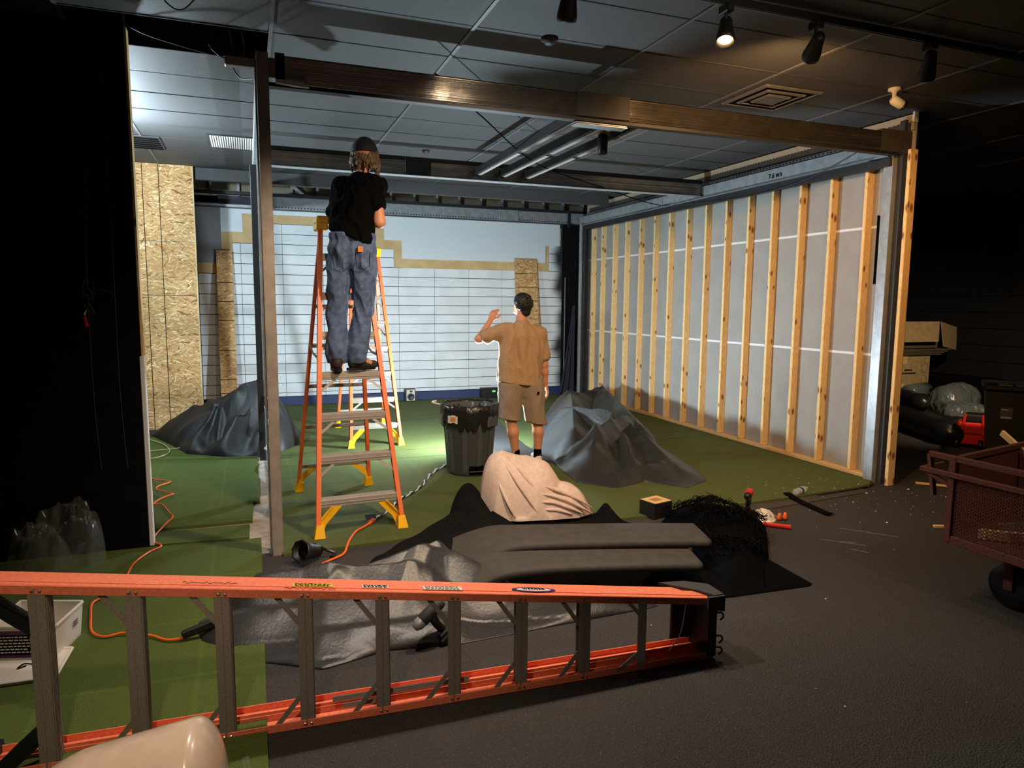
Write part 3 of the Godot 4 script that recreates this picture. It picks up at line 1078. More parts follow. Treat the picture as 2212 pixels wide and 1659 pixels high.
# ======================= people =======================
# bones: [from, to, radius from, radius to, squash (optional)]; cuts: [point, outward normal]
func flesh(bones: Array, cell: float, k: float, cuts := [], fold := 0.0, fold_freq := 9.0, seed_ := 1) -> ArrayMesh:
	var lo := Vector3.ONE * 1e9
	var hi := -lo
	for q in bones:
		var r: float = maxf(q[2], q[3]) * 1.35 + 0.03
		lo = lo.min(q[0] - Vector3.ONE * r).min(q[1] - Vector3.ONE * r)
		hi = hi.max(q[0] + Vector3.ONE * r).max(q[1] + Vector3.ONE * r)
	var nx := int((hi.x - lo.x) / cell) + 2
	var ny := int((hi.y - lo.y) / cell) + 2
	var nz := int((hi.z - lo.z) / cell) + 2
	var f := PackedFloat32Array()
	f.resize(nx * ny * nz)
	f.fill(1.0)
	for q in bones:
		var a: Vector3 = q[0]
		var b: Vector3 = q[1]
		var r0: float = q[2]
		var r1: float = q[3]
		var sq: Vector3 = q[4] if q.size() > 4 else Vector3.ONE
		var m: float = maxf(r0, r1) * 1.35 + k + cell * 2.0
		var p0 := (a.min(b) - Vector3.ONE * m - lo) / cell
		var p1 := (a.max(b) + Vector3.ONE * m - lo) / cell
		var ab := b - a
		var l2 := maxf(ab.length_squared(), 1e-9)
		for z in range(maxi(0, int(p0.z)), mini(nz, int(p1.z) + 1)):
			for y in range(maxi(0, int(p0.y)), mini(ny, int(p1.y) + 1)):
				var at := (z * ny + y) * nx
				for x in range(maxi(0, int(p0.x)), mini(nx, int(p1.x) + 1)):
					var p := lo + Vector3(x, y, z) * cell - a
					var t := clampf(p.dot(ab) / l2, 0.0, 1.0)
					var d := ((p - ab * t) * sq).length() - (r0 + (r1 - r0) * t)
					var o := f[at + x]
					var h := maxf(k - absf(d - o), 0.0) / k
					f[at + x] = minf(d, o) - h * h * k * 0.25
	if fold > 0.0 or cuts.size() > 0:
		var n := noise(seed_, fold_freq, 2)
		for z in nz:
			for y in ny:
				var at := (z * ny + y) * nx
				for x in nx:
					var v := f[at + x]
					if v > 0.12: continue
					var p := lo + Vector3(x, y, z) * cell
					if fold > 0.0:
						v += fold * (absf(n.get_noise_3d(p.x, p.y * 0.55 + p.x * 0.25, p.z)) * 2.0 - 0.4)
					for c in cuts: v = maxf(v, (p - c[0]).dot(c[1]))
					f[at + x] = v
	return nets(f, nx, ny, nz, lo, cell)

func nets(f: PackedFloat32Array, nx: int, ny: int, nz: int, lo: Vector3, cell: float) -> ArrayMesh:
	var id := PackedInt32Array()
	id.resize(nx * ny * nz)
	id.fill(-1)
	var vs := PackedVector3Array()
	var ns := PackedVector3Array()
	var ix := PackedInt32Array()
	var sy := nx
	var sz := nx * ny
	var off := [0, 1, sy, sy + 1, sz, sz + 1, sz + sy, sz + sy + 1]
	var ed := [[0, 1], [2, 3], [4, 5], [6, 7], [0, 2], [1, 3], [4, 6], [5, 7], [0, 4], [1, 5], [2, 6], [3, 7]]
	for z in nz - 1:
		for y in ny - 1:
			var row := (z * ny + y) * nx
			for x in nx - 1:
				var c := row + x
				var v0 := f[c]
				if v0 > cell * 3.0 or v0 < -cell * 3.0: continue
				var mask := 0
				for k in 8:
					if f[c + off[k]] < 0.0: mask |= 1 << k
				if mask == 0 or mask == 255: continue
				var p := Vector3.ZERO
				var n := 0
				for e in ed:
					var a: float = f[c + off[e[0]]]
					var b: float = f[c + off[e[1]]]
					if (a < 0.0) != (b < 0.0):
						var t := a / (a - b)
						var pa := Vector3(e[0] & 1, (e[0] >> 1) & 1, e[0] >> 2)
						var pb := Vector3(e[1] & 1, (e[1] >> 1) & 1, e[1] >> 2)
						p += pa.lerp(pb, t)
						n += 1
				var g := Vector3.ZERO
				for k in 8:
					var w := f[c + off[k]]
					g += Vector3(w if k & 1 else -w, w if k & 2 else -w, w if k & 4 else -w)
				id[c] = vs.size()
				vs.append(lo + (Vector3(x, y, z) + p / n) * cell)
				ns.append(g.normalized())
	var st3 := [1, sy, sz]
	for z in range(1, nz - 1):
		for y in range(1, ny - 1):
			for x in range(1, nx - 1):
				var c := (z * ny + y) * nx + x
				var a := f[c]
				if a > cell * 3.0 or a < -cell * 3.0: continue
				for ax in 3:
					var b := f[c + st3[ax]]
					if (a < 0.0) == (b < 0.0): continue
					var u: int = st3[(ax + 1) % 3]
					var v: int = st3[(ax + 2) % 3]
					var q := [id[c - u - v], id[c - v], id[c], id[c - u]]
					if q[0] < 0 or q[1] < 0 or q[2] < 0 or q[3] < 0: continue
					if a < 0.0: ix.append_array(PackedInt32Array([q[0], q[2], q[1], q[0], q[3], q[2]]))
					else: ix.append_array(PackedInt32Array([q[0], q[1], q[2], q[0], q[2], q[3]]))
	var arr := []
	arr.resize(Mesh.ARRAY_MAX)
	arr[Mesh.ARRAY_VERTEX] = vs
	arr[Mesh.ARRAY_NORMAL] = ns
	arr[Mesh.ARRAY_INDEX] = ix
	var m := ArrayMesh.new()
	m.add_surface_from_arrays(Mesh.PRIMITIVE_TRIANGLES, arr)
	return m

# palm and five fingers; d = along the hand, pal = out of the palm, th = towards the thumb
func hand_bones(wrist: Vector3, d: Vector3, pal: Vector3, th: Vector3, curl: float) -> Array:
	d = d.normalized()
	th = (th - d * th.dot(d)).normalized()
	pal = (pal - d * pal.dot(d) - th * pal.dot(th)).normalized()
	var out := []
	for k in 4:
		var w := 0.030 - 0.020 * k
		var base := wrist + d * (0.092 - 0.004 * absf(k - 1.0)) + th * w
		out.append([wrist + d * 0.01 + th * w * 0.55, base, 0.015, 0.012, Vector3.ONE])
		var l: float = [0.042, 0.047, 0.044, 0.034][k]
		var a := curl * (0.8 + 0.12 * k)
		var p := base
		for j in 3:
			var dir := d * cos(a) + pal * sin(a)
			var q: Vector3 = p + dir * l * [1.0, 0.68, 0.52][j]
			out.append([p, q, 0.0092 - 0.0006 * j, 0.0086 - 0.0008 * j])
			p = q
			a += curl * 0.9
	var t0 := wrist + d * 0.025 + th * 0.022
	var t1 := t0 + (d * 0.55 + th * 0.7 + pal * 0.35).normalized() * 0.045
	var t2 := t1 + (d * 0.85 + th * 0.35 + pal * 0.4).normalized() * 0.034
	var t3 := t2 + (d * 0.95 + th * 0.05 + pal * 0.3).normalized() * 0.027
	out.append([t0, t1, 0.015, 0.011])
	out.append([t1, t2, 0.011, 0.010])
	out.append([t2, t3, 0.010, 0.008])
	return out

# skull, jaw, nose, ears; fw = where the face looks, lf = towards its left ear
func head_bones(c: Vector3, fw: Vector3, lf: Vector3) -> Array:
	var up := fw.cross(lf)
	if up.y < 0: up = -up
	return [
		[c + up * 0.035 - fw * 0.02, c + up * 0.03 + fw * 0.02, 0.086, 0.080], [c - up * 0.02 + fw * 0.03, c - up * 0.075 + fw * 0.055, 0.066, 0.042],
		[c + fw * 0.085 - up * 0.0, c + fw * 0.105 - up * 0.028, 0.010, 0.014], [c + fw * 0.082 - up * 0.052 - lf * 0.018, c + fw * 0.082 - up * 0.052 + lf * 0.018, 0.011, 0.011],
		[c + fw * 0.076 + up * 0.022 - lf * 0.035, c + fw * 0.076 + up * 0.022 + lf * 0.035, 0.014, 0.014],
		[c + lf * 0.080 - up * 0.005 + fw * 0.005, c + lf * 0.088 + up * 0.022 - fw * 0.01, 0.010, 0.014], [c - lf * 0.080 - up * 0.005 + fw * 0.005, c - lf * 0.088 + up * 0.022 - fw * 0.01, 0.010, 0.014],
	]

func body(o, big: Array, fine: Array, mat):
	# one surface: the body at a coarse step and head and hands at a fine one, in one mesh
	var s := SurfaceTool.new()
	s.begin(Mesh.PRIMITIVE_TRIANGLES)
	s.append_from(flesh(big, 0.012, 0.03), 0, Transform3D.IDENTITY)
	for g in fine: s.append_from(flesh(g, 0.0042, 0.012), 0, Transform3D.IDENTITY)
	return put("body", s.commit(), mat, o)

func people():
	man_on_ladder()
	man_on_floor()

func man_on_ladder():
	var o = thing("person", "person in a black T-shirt, jeans and dark cap standing on the stepladder, back turned", "person", Vector3(0.74, 1.235, -5.55))
	var hip := Vector3(0.77, 2.08, -5.60)
	var hl := Vector3(0.672, 2.04, -5.62)
	var hr := Vector3(0.86, 2.04, -5.57)
	var kl := Vector3(0.648, 1.68, -5.63)
	var kr := Vector3(0.852, 1.68, -5.60)
	var al := Vector3(0.630, 1.33, -5.56)
	var ar := Vector3(0.785, 1.33, -5.54)
	var sl := Vector3(0.725, 2.66, -5.74)
	var sr := Vector3(0.965, 2.665, -5.59)
	var el := Vector3(0.66, 2.42, -5.90)
	var er := Vector3(0.982, 2.385, -5.56)
	var wl := Vector3(0.80, 2.50, -6.02)
	var wr := Vector3(0.90, 2.53, -5.82)
	var hd := Vector3(0.892, 2.895, -5.66)
	var big := [
		[hip, Vector3(0.79, 2.32, -5.63), 0.075, 0.075], [Vector3(0.79, 2.32, -5.63), Vector3(0.83, 2.6, -5.66), 0.075, 0.07], [sl, sr, 0.045, 0.045],
		[Vector3(0.845, 2.64, -5.67), Vector3(0.875, 2.80, -5.655), 0.05, 0.050], [hl, kl, 0.058, 0.046], [kl, al, 0.046, 0.036], [hr, kr, 0.058, 0.046], [kr, ar, 0.046, 0.036],
		[sl, el, 0.052, 0.042], [el, wl, 0.042, 0.03], [sr, er, 0.052, 0.043], [er, wr, 0.043, 0.03], [al, al + Vector3(0, -0.05, -0.12), 0.04, 0.03], [ar, ar + Vector3(0.1, -0.05, -0.03), 0.04, 0.03],
	]
	var fw := Vector3(0.30, 0.22, -0.93).normalized()
	var lf := Vector3(-0.93, 0, -0.30).normalized()
	var fine := [head_bones(hd, fw, lf) + [[Vector3(0.868, 2.76, -5.655), hd - Vector3(0, 0.03, 0), 0.05, 0.055]]]
	for h in [[wl, Vector3(0.5, 0.6, -0.4), Vector3(0.6, -0.5, 0.2), Vector3(0.3, 0.6, 0.6)], [wr, Vector3(-0.1, 0.6, -0.75), Vector3(-0.8, 0.2, -0.2), Vector3(-0.2, 0.7, 0.5)]]:
		fine.append(hand_bones(h[0], h[1], h[2], h[3], 0.7))
	body(o, big, fine, "skin")
	# jeans
	var leg := func(a, b, c): return [[a, b, 0.100, 0.080], [b, c + Vector3(0, 0.06, 0), 0.080, 0.080], [c + Vector3(0, 0.06, 0), c + Vector3(0.0, 0.0, 0.01), 0.080, 0.078]]
	var jb: Array = leg.call(hl, kl, al) + leg.call(hr, kr, ar) + [[Vector3(0.69, 2.10, -5.61), Vector3(0.85, 2.10, -5.58), 0.105, 0.105], [Vector3(0.70, 2.16, -5.61), Vector3(0.84, 2.16, -5.58), 0.115, 0.115], [Vector3(0.71, 2.28, -5.62), Vector3(0.84, 2.26, -5.60), 0.115, 0.115]]
	put("jeans", flesh(jb, 0.011, 0.018, [[Vector3(0.77, 2.30, -5.6), Vector3(0, 1, 0)], [Vector3(0.7, 1.285, -5.56), Vector3(0, -1, 0)]], 0.016, 6.0, 3), "denim", o)
	var s := st()
	var pb := Basis(Vector3.UP, 0.12)
	box(s, Vector3(0.815, 2.165, -5.458), Vector3(0.042, 0.044, 0.006), pb, 0.002)
	var pt = put("orange_patch", s, "patch", o)
	s = st()
	tube(s, curve([Vector3(0.806, 2.158, -5.4535), Vector3(0.808, 2.172, -5.4535), Vector3(0.818, 2.176, -5.4535), Vector3(0.825, 2.166, -5.4535), Vector3(0.816, 2.160, -5.4535)], 0.004), 0.0015, 4)
	put("patch_swirl", s, "pine_plain", pt)
	for q in [[0.695, 2.10, -5.489], [0.835, 2.10, -5.459]]:
		s = st()
		var pts := []
		for p in [Vector2(-0.055, 0.06), Vector2(-0.05, -0.06), Vector2(0, -0.085), Vector2(0.05, -0.06), Vector2(0.055, 0.06)]: pts.append(Vector3(q[0] + p.x, q[1] + p.y, q[2] - 0.3 * absf(p.x)))
		tube(s, pts, 0.0025, 4)
		put("pocket_seam", s, "grey_cloth", o)
	# T-shirt
	var tb := [[Vector3(0.78, 2.24, -5.60), Vector3(0.83, 2.60, -5.64), 0.125, 0.115], [Vector3(0.71, 2.24, -5.63), Vector3(0.74, 2.58, -5.70), 0.118, 0.10], [Vector3(0.825, 2.2, -5.59), Vector3(0.875, 2.58, -5.62), 0.112, 0.095], [sl + Vector3(0.0, 0, 0), sr, 0.078, 0.08],
		[sl, sl.lerp(el, 0.75), 0.072, 0.07], [sr, sr.lerp(er, 0.50) + Vector3(0.0, 0, 0), 0.072, 0.066], [Vector3(0.85, 2.66, -5.66), Vector3(0.865, 2.73, -5.66), 0.075, 0.066]]
	put("t_shirt", flesh(tb, 0.011, 0.05, [[Vector3(0.77, 2.245, -5.6), Vector3(-0.42, -0.91, 0.0).normalized()], [Vector3(0.87, 2.775, -5.66), Vector3(0, 1, 0)]], 0.018, 7.0, 5), "black_shirt", o)
	# cap and hair
	var hc := hd + Vector3(0, 0.04, 0)
	put("cap", flesh([[hc - fw * 0.02, hc + fw * 0.02, 0.101, 0.098], [hc + Vector3(0, 0.02, 0), hc + Vector3(0, 0.035, 0), 0.085, 0.075], [hc + fw * 0.08 - Vector3(0, 0.015, 0), hc + fw * 0.17 - Vector3(0, 0.01, 0), 0.05, 0.035, Vector3(1, 3.0, 1)]], 0.006, 0.02, [[hd + Vector3(0, 0.022, 0), Vector3(0, -1, 0)]]), "cap_navy", o)
	var hb := []
	for k in 22:
		var a := lerpf(-2.0, 2.0, k / 21.0)
		var dir := (-fw * cos(a) - lf * sin(a)) * Vector3(1, 0, 1)
		var top := hd + dir * 0.086 + Vector3(0, 0.035, 0)
		var l := 0.125 + 0.03 * sin(k * 2.3) + (0.045 if a > 1.0 and a < 1.9 else 0.0)
		hb.append([top, top + dir * 0.014 - Vector3(0, l * 0.6, 0), 0.019, 0.018])
		hb.append([top + dir * 0.014 - Vector3(0, l * 0.6, 0), top + dir * (0.012 + 0.01 * sin(k * 1.7)) - Vector3(0, l, 0), 0.018, 0.007])
	put("hair", flesh(hb, 0.006, 0.012, [], 0.008, 30.0, 8), "hair_blond", o)
	# shoes
	for q in [[Vector3(0.628, 1.243, -5.50), Vector3(0.0, 0, -1)], [Vector3(0.755, 1.243, -5.53), Vector3(0.93, 0, -0.36).normalized()]]:
		var a: Vector3 = q[0]
		var d: Vector3 = q[1]
		var sb := [[a + Vector3(0, 0.035, 0), a + d * 0.06 + Vector3(0, 0.05, 0), 0.040, 0.043], [a + d * 0.06 + Vector3(0, 0.035, 0), a + d * 0.18 + Vector3(0, 0.022, 0), 0.042, 0.036], [a + Vector3(0, 0.06, 0), a + d * 0.03 + Vector3(0, 0.085, 0), 0.042, 0.045]]
		var sh = put("shoe", flesh(sb, 0.007, 0.02, [[a, Vector3(0, -1, 0)]]), "shoe", o)
		var so := st(true)
		var pl := []
		var sd := Vector3.UP.cross(d)
		for k in 24:
			var t := TAU * k / 24
			pl.append(Vector2(cos(t) * 0.128 + 0.07, sin(t) * (0.044 - 0.004 * cos(t))))
		var sole := st()
		prism(sole, pl, 0.022, a - Vector3(0, 0.013, 0), Basis(d, -sd, Vector3.UP))
		put("sole", sole, "black_plastic", sh)

func man_on_floor():
	var o = thing("person", "person with curly dark hair, tan T-shirt and grey shorts standing beside the trash can", "person", Vector3(2.8, 0.022, -7.0))
	var z := -7.0
	var hl := Vector3(2.645, 0.88, z)
	var hr := Vector3(2.855, 0.87, z)
	var kl := Vector3(2.643, 0.47, z + 0.0)
	var kr := Vector3(2.935, 0.46, z + 0.02)
	var al := Vector3(2.685, 0.10, z + 0.03)
	var ar := Vector3(2.935, 0.10, z + 0.05)
	var sl := Vector3(2.565, 1.47, z - 0.01)
	var sr := Vector3(2.945, 1.435, z)
	var el := Vector3(2.300, 1.375, z - 0.10)
	var er := Vector3(3.025, 1.10, z - 0.01)
	var wl := Vector3(2.455, 1.575, z - 0.17)
	var wr := Vector3(3.06, 0.86, z - 0.05)
	var hd := Vector3(2.765, 1.735, z - 0.02)
	var fw := Vector3(-0.45, 0.28, -0.85).normalized()
	var lf := Vector3(-0.88, 0, 0.47).normalized()
	var big := [
		[Vector3(2.75, 0.93, z), Vector3(2.745, 1.15, z), 0.085, 0.08], [Vector3(2.745, 1.15, z), Vector3(2.755, 1.40, z), 0.08, 0.085], [sl, sr, 0.05, 0.05], [Vector3(2.755, 1.44, z), Vector3(2.755, 1.62, z - 0.01), 0.065, 0.055],
		[hl, kl, 0.070, 0.060], [kl, kl.lerp(al, 0.3) + Vector3(-0.004, 0, 0.015), 0.056, 0.060], [kl.lerp(al, 0.3) + Vector3(-0.004, 0, 0.015), al, 0.060, 0.036], [hr, kr, 0.070, 0.060], [kr, kr.lerp(ar, 0.3) + Vector3(0.004, 0, 0.015), 0.056, 0.060], [kr.lerp(ar, 0.3) + Vector3(0.004, 0, 0.015), ar, 0.060, 0.036],
		[sl, el, 0.054, 0.043], [el, wl, 0.043, 0.029], [sr, er, 0.054, 0.043], [er, er.lerp(wr, 0.35), 0.043, 0.042], [er.lerp(wr, 0.35), wr, 0.042, 0.029],
		[al, al + Vector3(-0.01, -0.045, -0.14), 0.038, 0.03], [ar, ar + Vector3(0.02, -0.045, -0.14), 0.038, 0.03],
	]
	var fine := [head_bones(hd, fw, lf) + [[Vector3(2.755, 1.57, z - 0.01), hd - Vector3(0, 0.04, 0), 0.053, 0.058]], hand_bones(wl, Vector3(0.40, 0.85, -0.15), Vector3(0.8, -0.3, -0.5), Vector3(0.75, 0.0, 0.6), 0.55), hand_bones(wr, Vector3(0.10, -1, -0.04), Vector3(-0.9, 0, -0.3), Vector3(-0.45, 0, -0.85), 0.35)]
	body(o, big, fine, "skin")
	# T-shirt with short sleeves
	var tb := [[Vector3(2.61, 0.88, z), Vector3(2.615, 1.40, z), 0.138, 0.110], [Vector3(2.84, 0.86, z), Vector3(2.875, 1.38, z), 0.138, 0.112], [Vector3(2.73, 0.86, z), Vector3(2.745, 1.4, z + 0.01), 0.162, 0.125], [sl + Vector3(0.02, 0, 0), sr, 0.082, 0.085],
		[Vector3(2.75, 1.5, z), Vector3(2.755, 1.545, z), 0.09, 0.075], [sl, sl.lerp(el, 0.70), 0.085, 0.082], [sr, sr.lerp(er, 0.72) + Vector3(0.01, 0, 0), 0.085, 0.080]]
	put("t_shirt", flesh(tb, 0.011, 0.045, [[Vector3(2.72, 0.89, z), Vector3(-0.15, -1, 0).normalized()], [Vector3(2.755, 1.585, z), Vector3(0, 1, 0.1).normalized()]], 0.015, 4.5, 21), "tan_shirt", o)
	# shorts
	var sb := [[Vector3(2.66, 0.90, z), Vector3(2.84, 0.88, z), 0.125, 0.125], [hl + Vector3(-0.02, 0, 0), kl + Vector3(-0.03, 0.02, 0), 0.135, 0.118], [hr + Vector3(0.02, 0, 0), kr + Vector3(-0.01, -0.02, 0), 0.138, 0.118]]
	put("shorts", flesh(sb, 0.011, 0.04, [[Vector3(2.75, 0.48, z), Vector3(-0.18, -1, 0).normalized()], [Vector3(2.75, 1.0, z), Vector3(0, 1, 0)]], 0.016, 4.5, 33), "shorts", o)
	var s := st()
	box(s, Vector3(2.895, 0.80, z + 0.148), Vector3(0.03, 0.03, 0.006), Basis(Vector3.UP, 0.35), 0.002)
	put("small_black_badge", s, "ink", o)
	# curly hair
	var hb := [[hd + Vector3(0, 0.03, 0) - fw * 0.025, hd + Vector3(0, 0.05, 0), 0.097, 0.092], [hd - fw * 0.05 - Vector3(0, 0.05, 0), hd - fw * 0.05 + Vector3(0, 0.02, 0), 0.055, 0.075]]
	rng.seed = 99
	for k in 170:
		var v := Vector3(rng.randfn(), rng.randfn(), rng.randfn()).normalized()
		if v.dot(fw) > 0.25 and v.y < 0.55: continue
		if v.y < -0.62: continue
		var p := hd + Vector3(0, 0.032, 0) - fw * 0.015 + v * 0.094
		hb.append([p, p + Vector3(rng.randfn(), rng.randfn(), rng.randfn()) * 0.007, 0.015, 0.013])
	put("hair", flesh(hb, 0.0055, 0.008), "hair_dark", o)
	# socks and shoes
	for q in [[al, Vector3(-0.1, 0, -1)], [ar, Vector3(0.15, 0, -1)]]:
		var a: Vector3 = q[0]
		var d: Vector3 = q[1].normalized()
		put("sock", flesh([[a + Vector3(0, 0.055, 0.0), a - Vector3(0, 0.03, 0), 0.043, 0.045]], 0.008, 0.01, [[a + Vector3(0, 0.075, 0), Vector3(0, 1, 0)]]), "ink", o)
		var f := Vector3(a.x, 0.03, a.z + 0.02)
		put("shoe", flesh([[f + Vector3(0, 0.03, 0), f + d * 0.06 + Vector3(0, 0.04, 0), 0.043, 0.045], [f + d * 0.06 + Vector3(0, 0.03, 0), f + d * 0.2 + Vector3(0, 0.018, 0), 0.044, 0.038]], 0.008, 0.02, [[f - Vector3(0, 0.006, 0), Vector3(0, -1, 0)]]), "white_plastic", o)

# ======================= cloth =======================
func v2(a: Array) -> Array:
	var o := []
	for i in range(0, a.size(), 2): o.append(Vector2(a[i], a[i + 1]))
	return o

# a padded slab following a spine; w across (horizontal), t thick
func slab(spine: Array, w0: Vector3, w: float, t: float) -> SurfaceTool:
	var s := st(true)
	var rows := []
	for i in spine.size():
		var d: Vector3 = (spine[mini(i + 1, spine.size() - 1)] - spine[maxi(i - 1, 0)]).normalized()
		var side := (w0 - d * d.dot(w0)).normalized()
		var up := side.cross(d)
		if up.y < 0: up = -up
		var ring := []
		for p in [[-0.5, 0.15], [-0.49, 0.7], [-0.46, 0.95], [-0.25, 1.0], [0.0, 1.02], [0.25, 1.0], [0.46, 0.95], [0.49, 0.7], [0.5, 0.15], [0.48, 0.0], [-0.48, 0.0]]:
			ring.append(spine[i] + side * p[0] * w + up * p[1] * t)
		rows.append(ring)
	var n: int = rows[0].size()
	for i in rows.size() - 1:
		for k in n: quad(s, rows[i][k], rows[i][(k + 1) % n], rows[i + 1][(k + 1) % n], rows[i + 1][k])
	for k in range(1, n - 1):
		tri(s, rows[0][0], rows[0][k + 1], rows[0][k])
		tri(s, rows[-1][0], rows[-1][k], rows[-1][k + 1])
	return s

func cloth_things():
	solo("cloth_heap", "black cloth heap behind the left steel post", "cloth",
		heap(v2([-1.25, -9.9, -0.95, -9.2, -0.72, -8.55, -0.3, -8.25, 0.06, -8.18, 0.35, -8.45, 0.50, -8.75, 0.62, -9.6, 0.25, -10.2, -0.6, -10.4]), [[0.12, -8.9, 0.74, -0.10, -9.0, 0.68, 0.62, 1.1], [-0.10, -9.0, 0.66, -0.95, -9.6, 0.24, 0.55, 1.2], [0.1, -8.8, 0.5, -0.35, -8.35, 0.2, 0.3], [0.1, -8.85, 0.5, 0.12, -8.3, 0.2, 0.25], [0.2, -8.9, 0.4, 0.5, -8.8, 0.16, 0.2], [0.2, -9.0, 0.4, 0.55, -9.3, 0.1, 0.25], [-0.4, -9.0, 0.4, -0.7, -8.6, 0.1, 0.3]], 301, 0.06, 0.07, 22, 0.02, 60, 200, 7.0), "black_cloth")
	solo("cloth_heap", "big dark grey cloth heap beside the man in the tan T-shirt", "cloth",
		heap(v2([3.13, -7.6, 3.10, -7.0, 3.02, -6.5, 2.95, -5.98, 3.2, -5.66, 3.6, -5.8, 3.85, -5.45, 4.2, -5.62, 4.32, -5.9, 4.2, -6.25, 4.45, -6.9, 4.85, -7.8, 5.2, -8.8, 5.5, -9.7, 5.4, -10.2, 4.6, -10.2, 4.05, -9.4, 3.5, -8.3]), [[4.55, -9.6, 0.44, 4.85, -9.8, 0.36, 0.8, 1.0], [5.20, -9.7, 0.46, 4.85, -9.8, 0.36, 0.45, 1.1], [4.5, -9.4, 0.42, 3.4, -7.0, 0.30, 0.5, 1.1], [5.15, -9.6, 0.42, 4.25, -7.0, 0.30, 0.5, 1.1], [4.30, -7.3, 0.38, 3.45, -6.6, 0.36, 0.36, 0.9], [3.45, -6.55, 0.34, 3.15, -6.1, 0.14, 0.35, 1.1], [4.0, -6.8, 0.34, 4.05, -5.85, 0.07, 0.30, 1.1], [3.7, -8.0, 0.36, 4.1, -7.4, 0.40, 0.3, 1.0], [3.75, -6.5, 0.3, 3.6, -5.95, 0.1, 0.22, 1.0], [3.35, -5.9, 0.1, 3.9, -6.0, 0.12, 0.25, 1.0]], 417, 0.04, 0.05, 34, 0.02, 90, 260, 8.0), "grey_cloth")
	solo("cloth_sheet", "flat dark sheet on the turf behind the legs of the man in shorts", "cloth",
		heap(v2([2.55, -8.0, 2.75, -7.2, 3.05, -6.75, 3.11, -7.0, 3.13, -7.8, 3.3, -8.95, 3.4, -9.6, 2.9, -9.3]), [[2.9, -7.0, 0.02, 3.05, -6.85, 0.05, 0.12]], 55, 0.008, 0.012, 10, 0.022, 24, 90, 9.0), "grey_cloth")
	var b = thing("cloth_bundle", "beige cloth bundle heaped on the black cloth", "cloth", Vector3(2.1, 0.06, -5.15))
	put("folded_cloth", heap(v2([1.70, -5.22, 1.76, -5.02, 1.93, -4.93, 2.2, -4.88, 2.42, -4.86, 2.56, -4.92, 2.60, -5.02, 2.50, -5.22, 2.30, -5.42, 2.08, -5.50, 1.86, -5.46, 1.74, -5.36]), [[1.92, -5.26, 0.45, 2.12, -5.21, 0.39, 0.30, -1.0], [2.12, -5.21, 0.38, 2.34, -5.11, 0.20, 0.26, -1.0], [2.34, -5.11, 0.20, 2.53, -5.02, 0.04, 0.22, -1.0], [1.90, -5.26, 0.47, 1.82, -5.02, 0.22, 0.10, 1.0], [1.98, -5.2, 0.44, 2.10, -4.95, 0.20, 0.10, 1.0], [2.15, -5.1, 0.25, 2.5, -4.93, 0.10, 0.09, 0.8], [2.2, -5.0, 0.16, 2.5, -4.90, 0.06, 0.06, 0.8]], 640, 0.04, 0.02, 12, 0.06, 70, 240, 14.0), "beige_cloth", b)
	beige_folds(b)
	solo("cloth_heap", "matt black cloth tail lying under the beige bundle", "cloth",
		heap(v2([0.62, -4.44, 0.95, -4.72, 1.35, -5.05, 1.50, -5.40, 1.66, -5.66, 1.95, -5.58, 2.3, -5.48, 2.66, -5.15, 2.85, -4.72, 2.5, -4.35, 1.6, -4.12, 1.0, -4.15]), [[1.62, -5.42, 0.26, 1.60, -5.12, 0.2, 0.17, -1.0], [1.5, -5.0, 0.17, 0.75, -4.45, 0.07, 0.22, 1.0], [1.7, -4.9, 0.16, 0.95, -4.3, 0.10, 0.2, 1.0], [1.6, -5.0, 0.2, 1.5, -4.5, 0.2, 0.3, 1.0], [2.66, -4.86, 0.18, 2.68, -4.80, 0.12, 0.10, 1.0]], 77, 0.03, 0.03, 12, 0.0, 56, 190, 8.0), "velvet")
	# two long pads
	var w := Vector3(0.32, 0, 1.0).normalized()
	var mid := []
	for p in [Vector3(2.86, 0.17, -3.86), Vector3(2.5, 0.175, -3.97), Vector3(2.0, 0.175, -4.12), Vector3(1.62, 0.165, -4.24), Vector3(1.45, 0.13, -4.29), Vector3(1.30, 0.07, -4.33), Vector3(1.22, 0.02, -4.35)]: mid.append(p)
	solo("foam_pad", "long brown grey padded strip lying behind the other one", "pad", slab(curve(mid, 0.05), w, 0.40, 0.05), "pad_cloth", "padded strips beside the net")
	mid = []
	for p in [Vector3(2.63, 0.12, -3.62), Vector3(2.3, 0.125, -3.72), Vector3(1.8, 0.125, -3.86), Vector3(1.52, 0.115, -3.94), Vector3(1.36, 0.09, -3.99), Vector3(1.22, 0.03, -4.02)]: mid.append(p)
	solo("foam_pad", "long brown grey padded strip nearest the fallen ladder", "pad", slab(curve(mid, 0.05), w, 0.36, 0.05), "pad_cloth", "padded strips beside the net")
	solo("cloth_heap", "dark grey vinyl sheet crumpled behind the fallen ladder", "cloth",
		heap(v2([-0.38, -4.12, -0.30, -3.75, -0.1, -3.52, 0.28, -3.28, 0.60, -3.36, 0.95, -3.30, 1.5, -3.32, 2.2, -3.34, 2.15, -3.52, 1.55, -3.75, 1.35, -4.1, 1.22, -4.42, 0.95, -4.45, 0.75, -4.35, 0.4, -4.42, -0.08, -4.40]), [[0.0, -4.15, 0.20, 0.9, -4.05, 0.16, 0.25, 1.0], [-0.2, -3.85, 0.08, 0.8, -3.75, 0.10, 0.2, 0.9], [1.02, -4.26, 0.17, 1.38, -4.0, 0.15, 0.24, 0.9], [1.1, -4.28, 0.19, 0.6, -4.2, 0.13, 0.22, 1.0], [0.3, -3.5, 0.06, 0.9, -3.45, 0.06, 0.15, 0.9], [0.9, -3.8, 0.10, 1.9, -3.5, 0.04, 0.22, 0.9]], 128, 0.02, 0.028, 26, 0.0, 80, 260, 10.0), "vinyl")
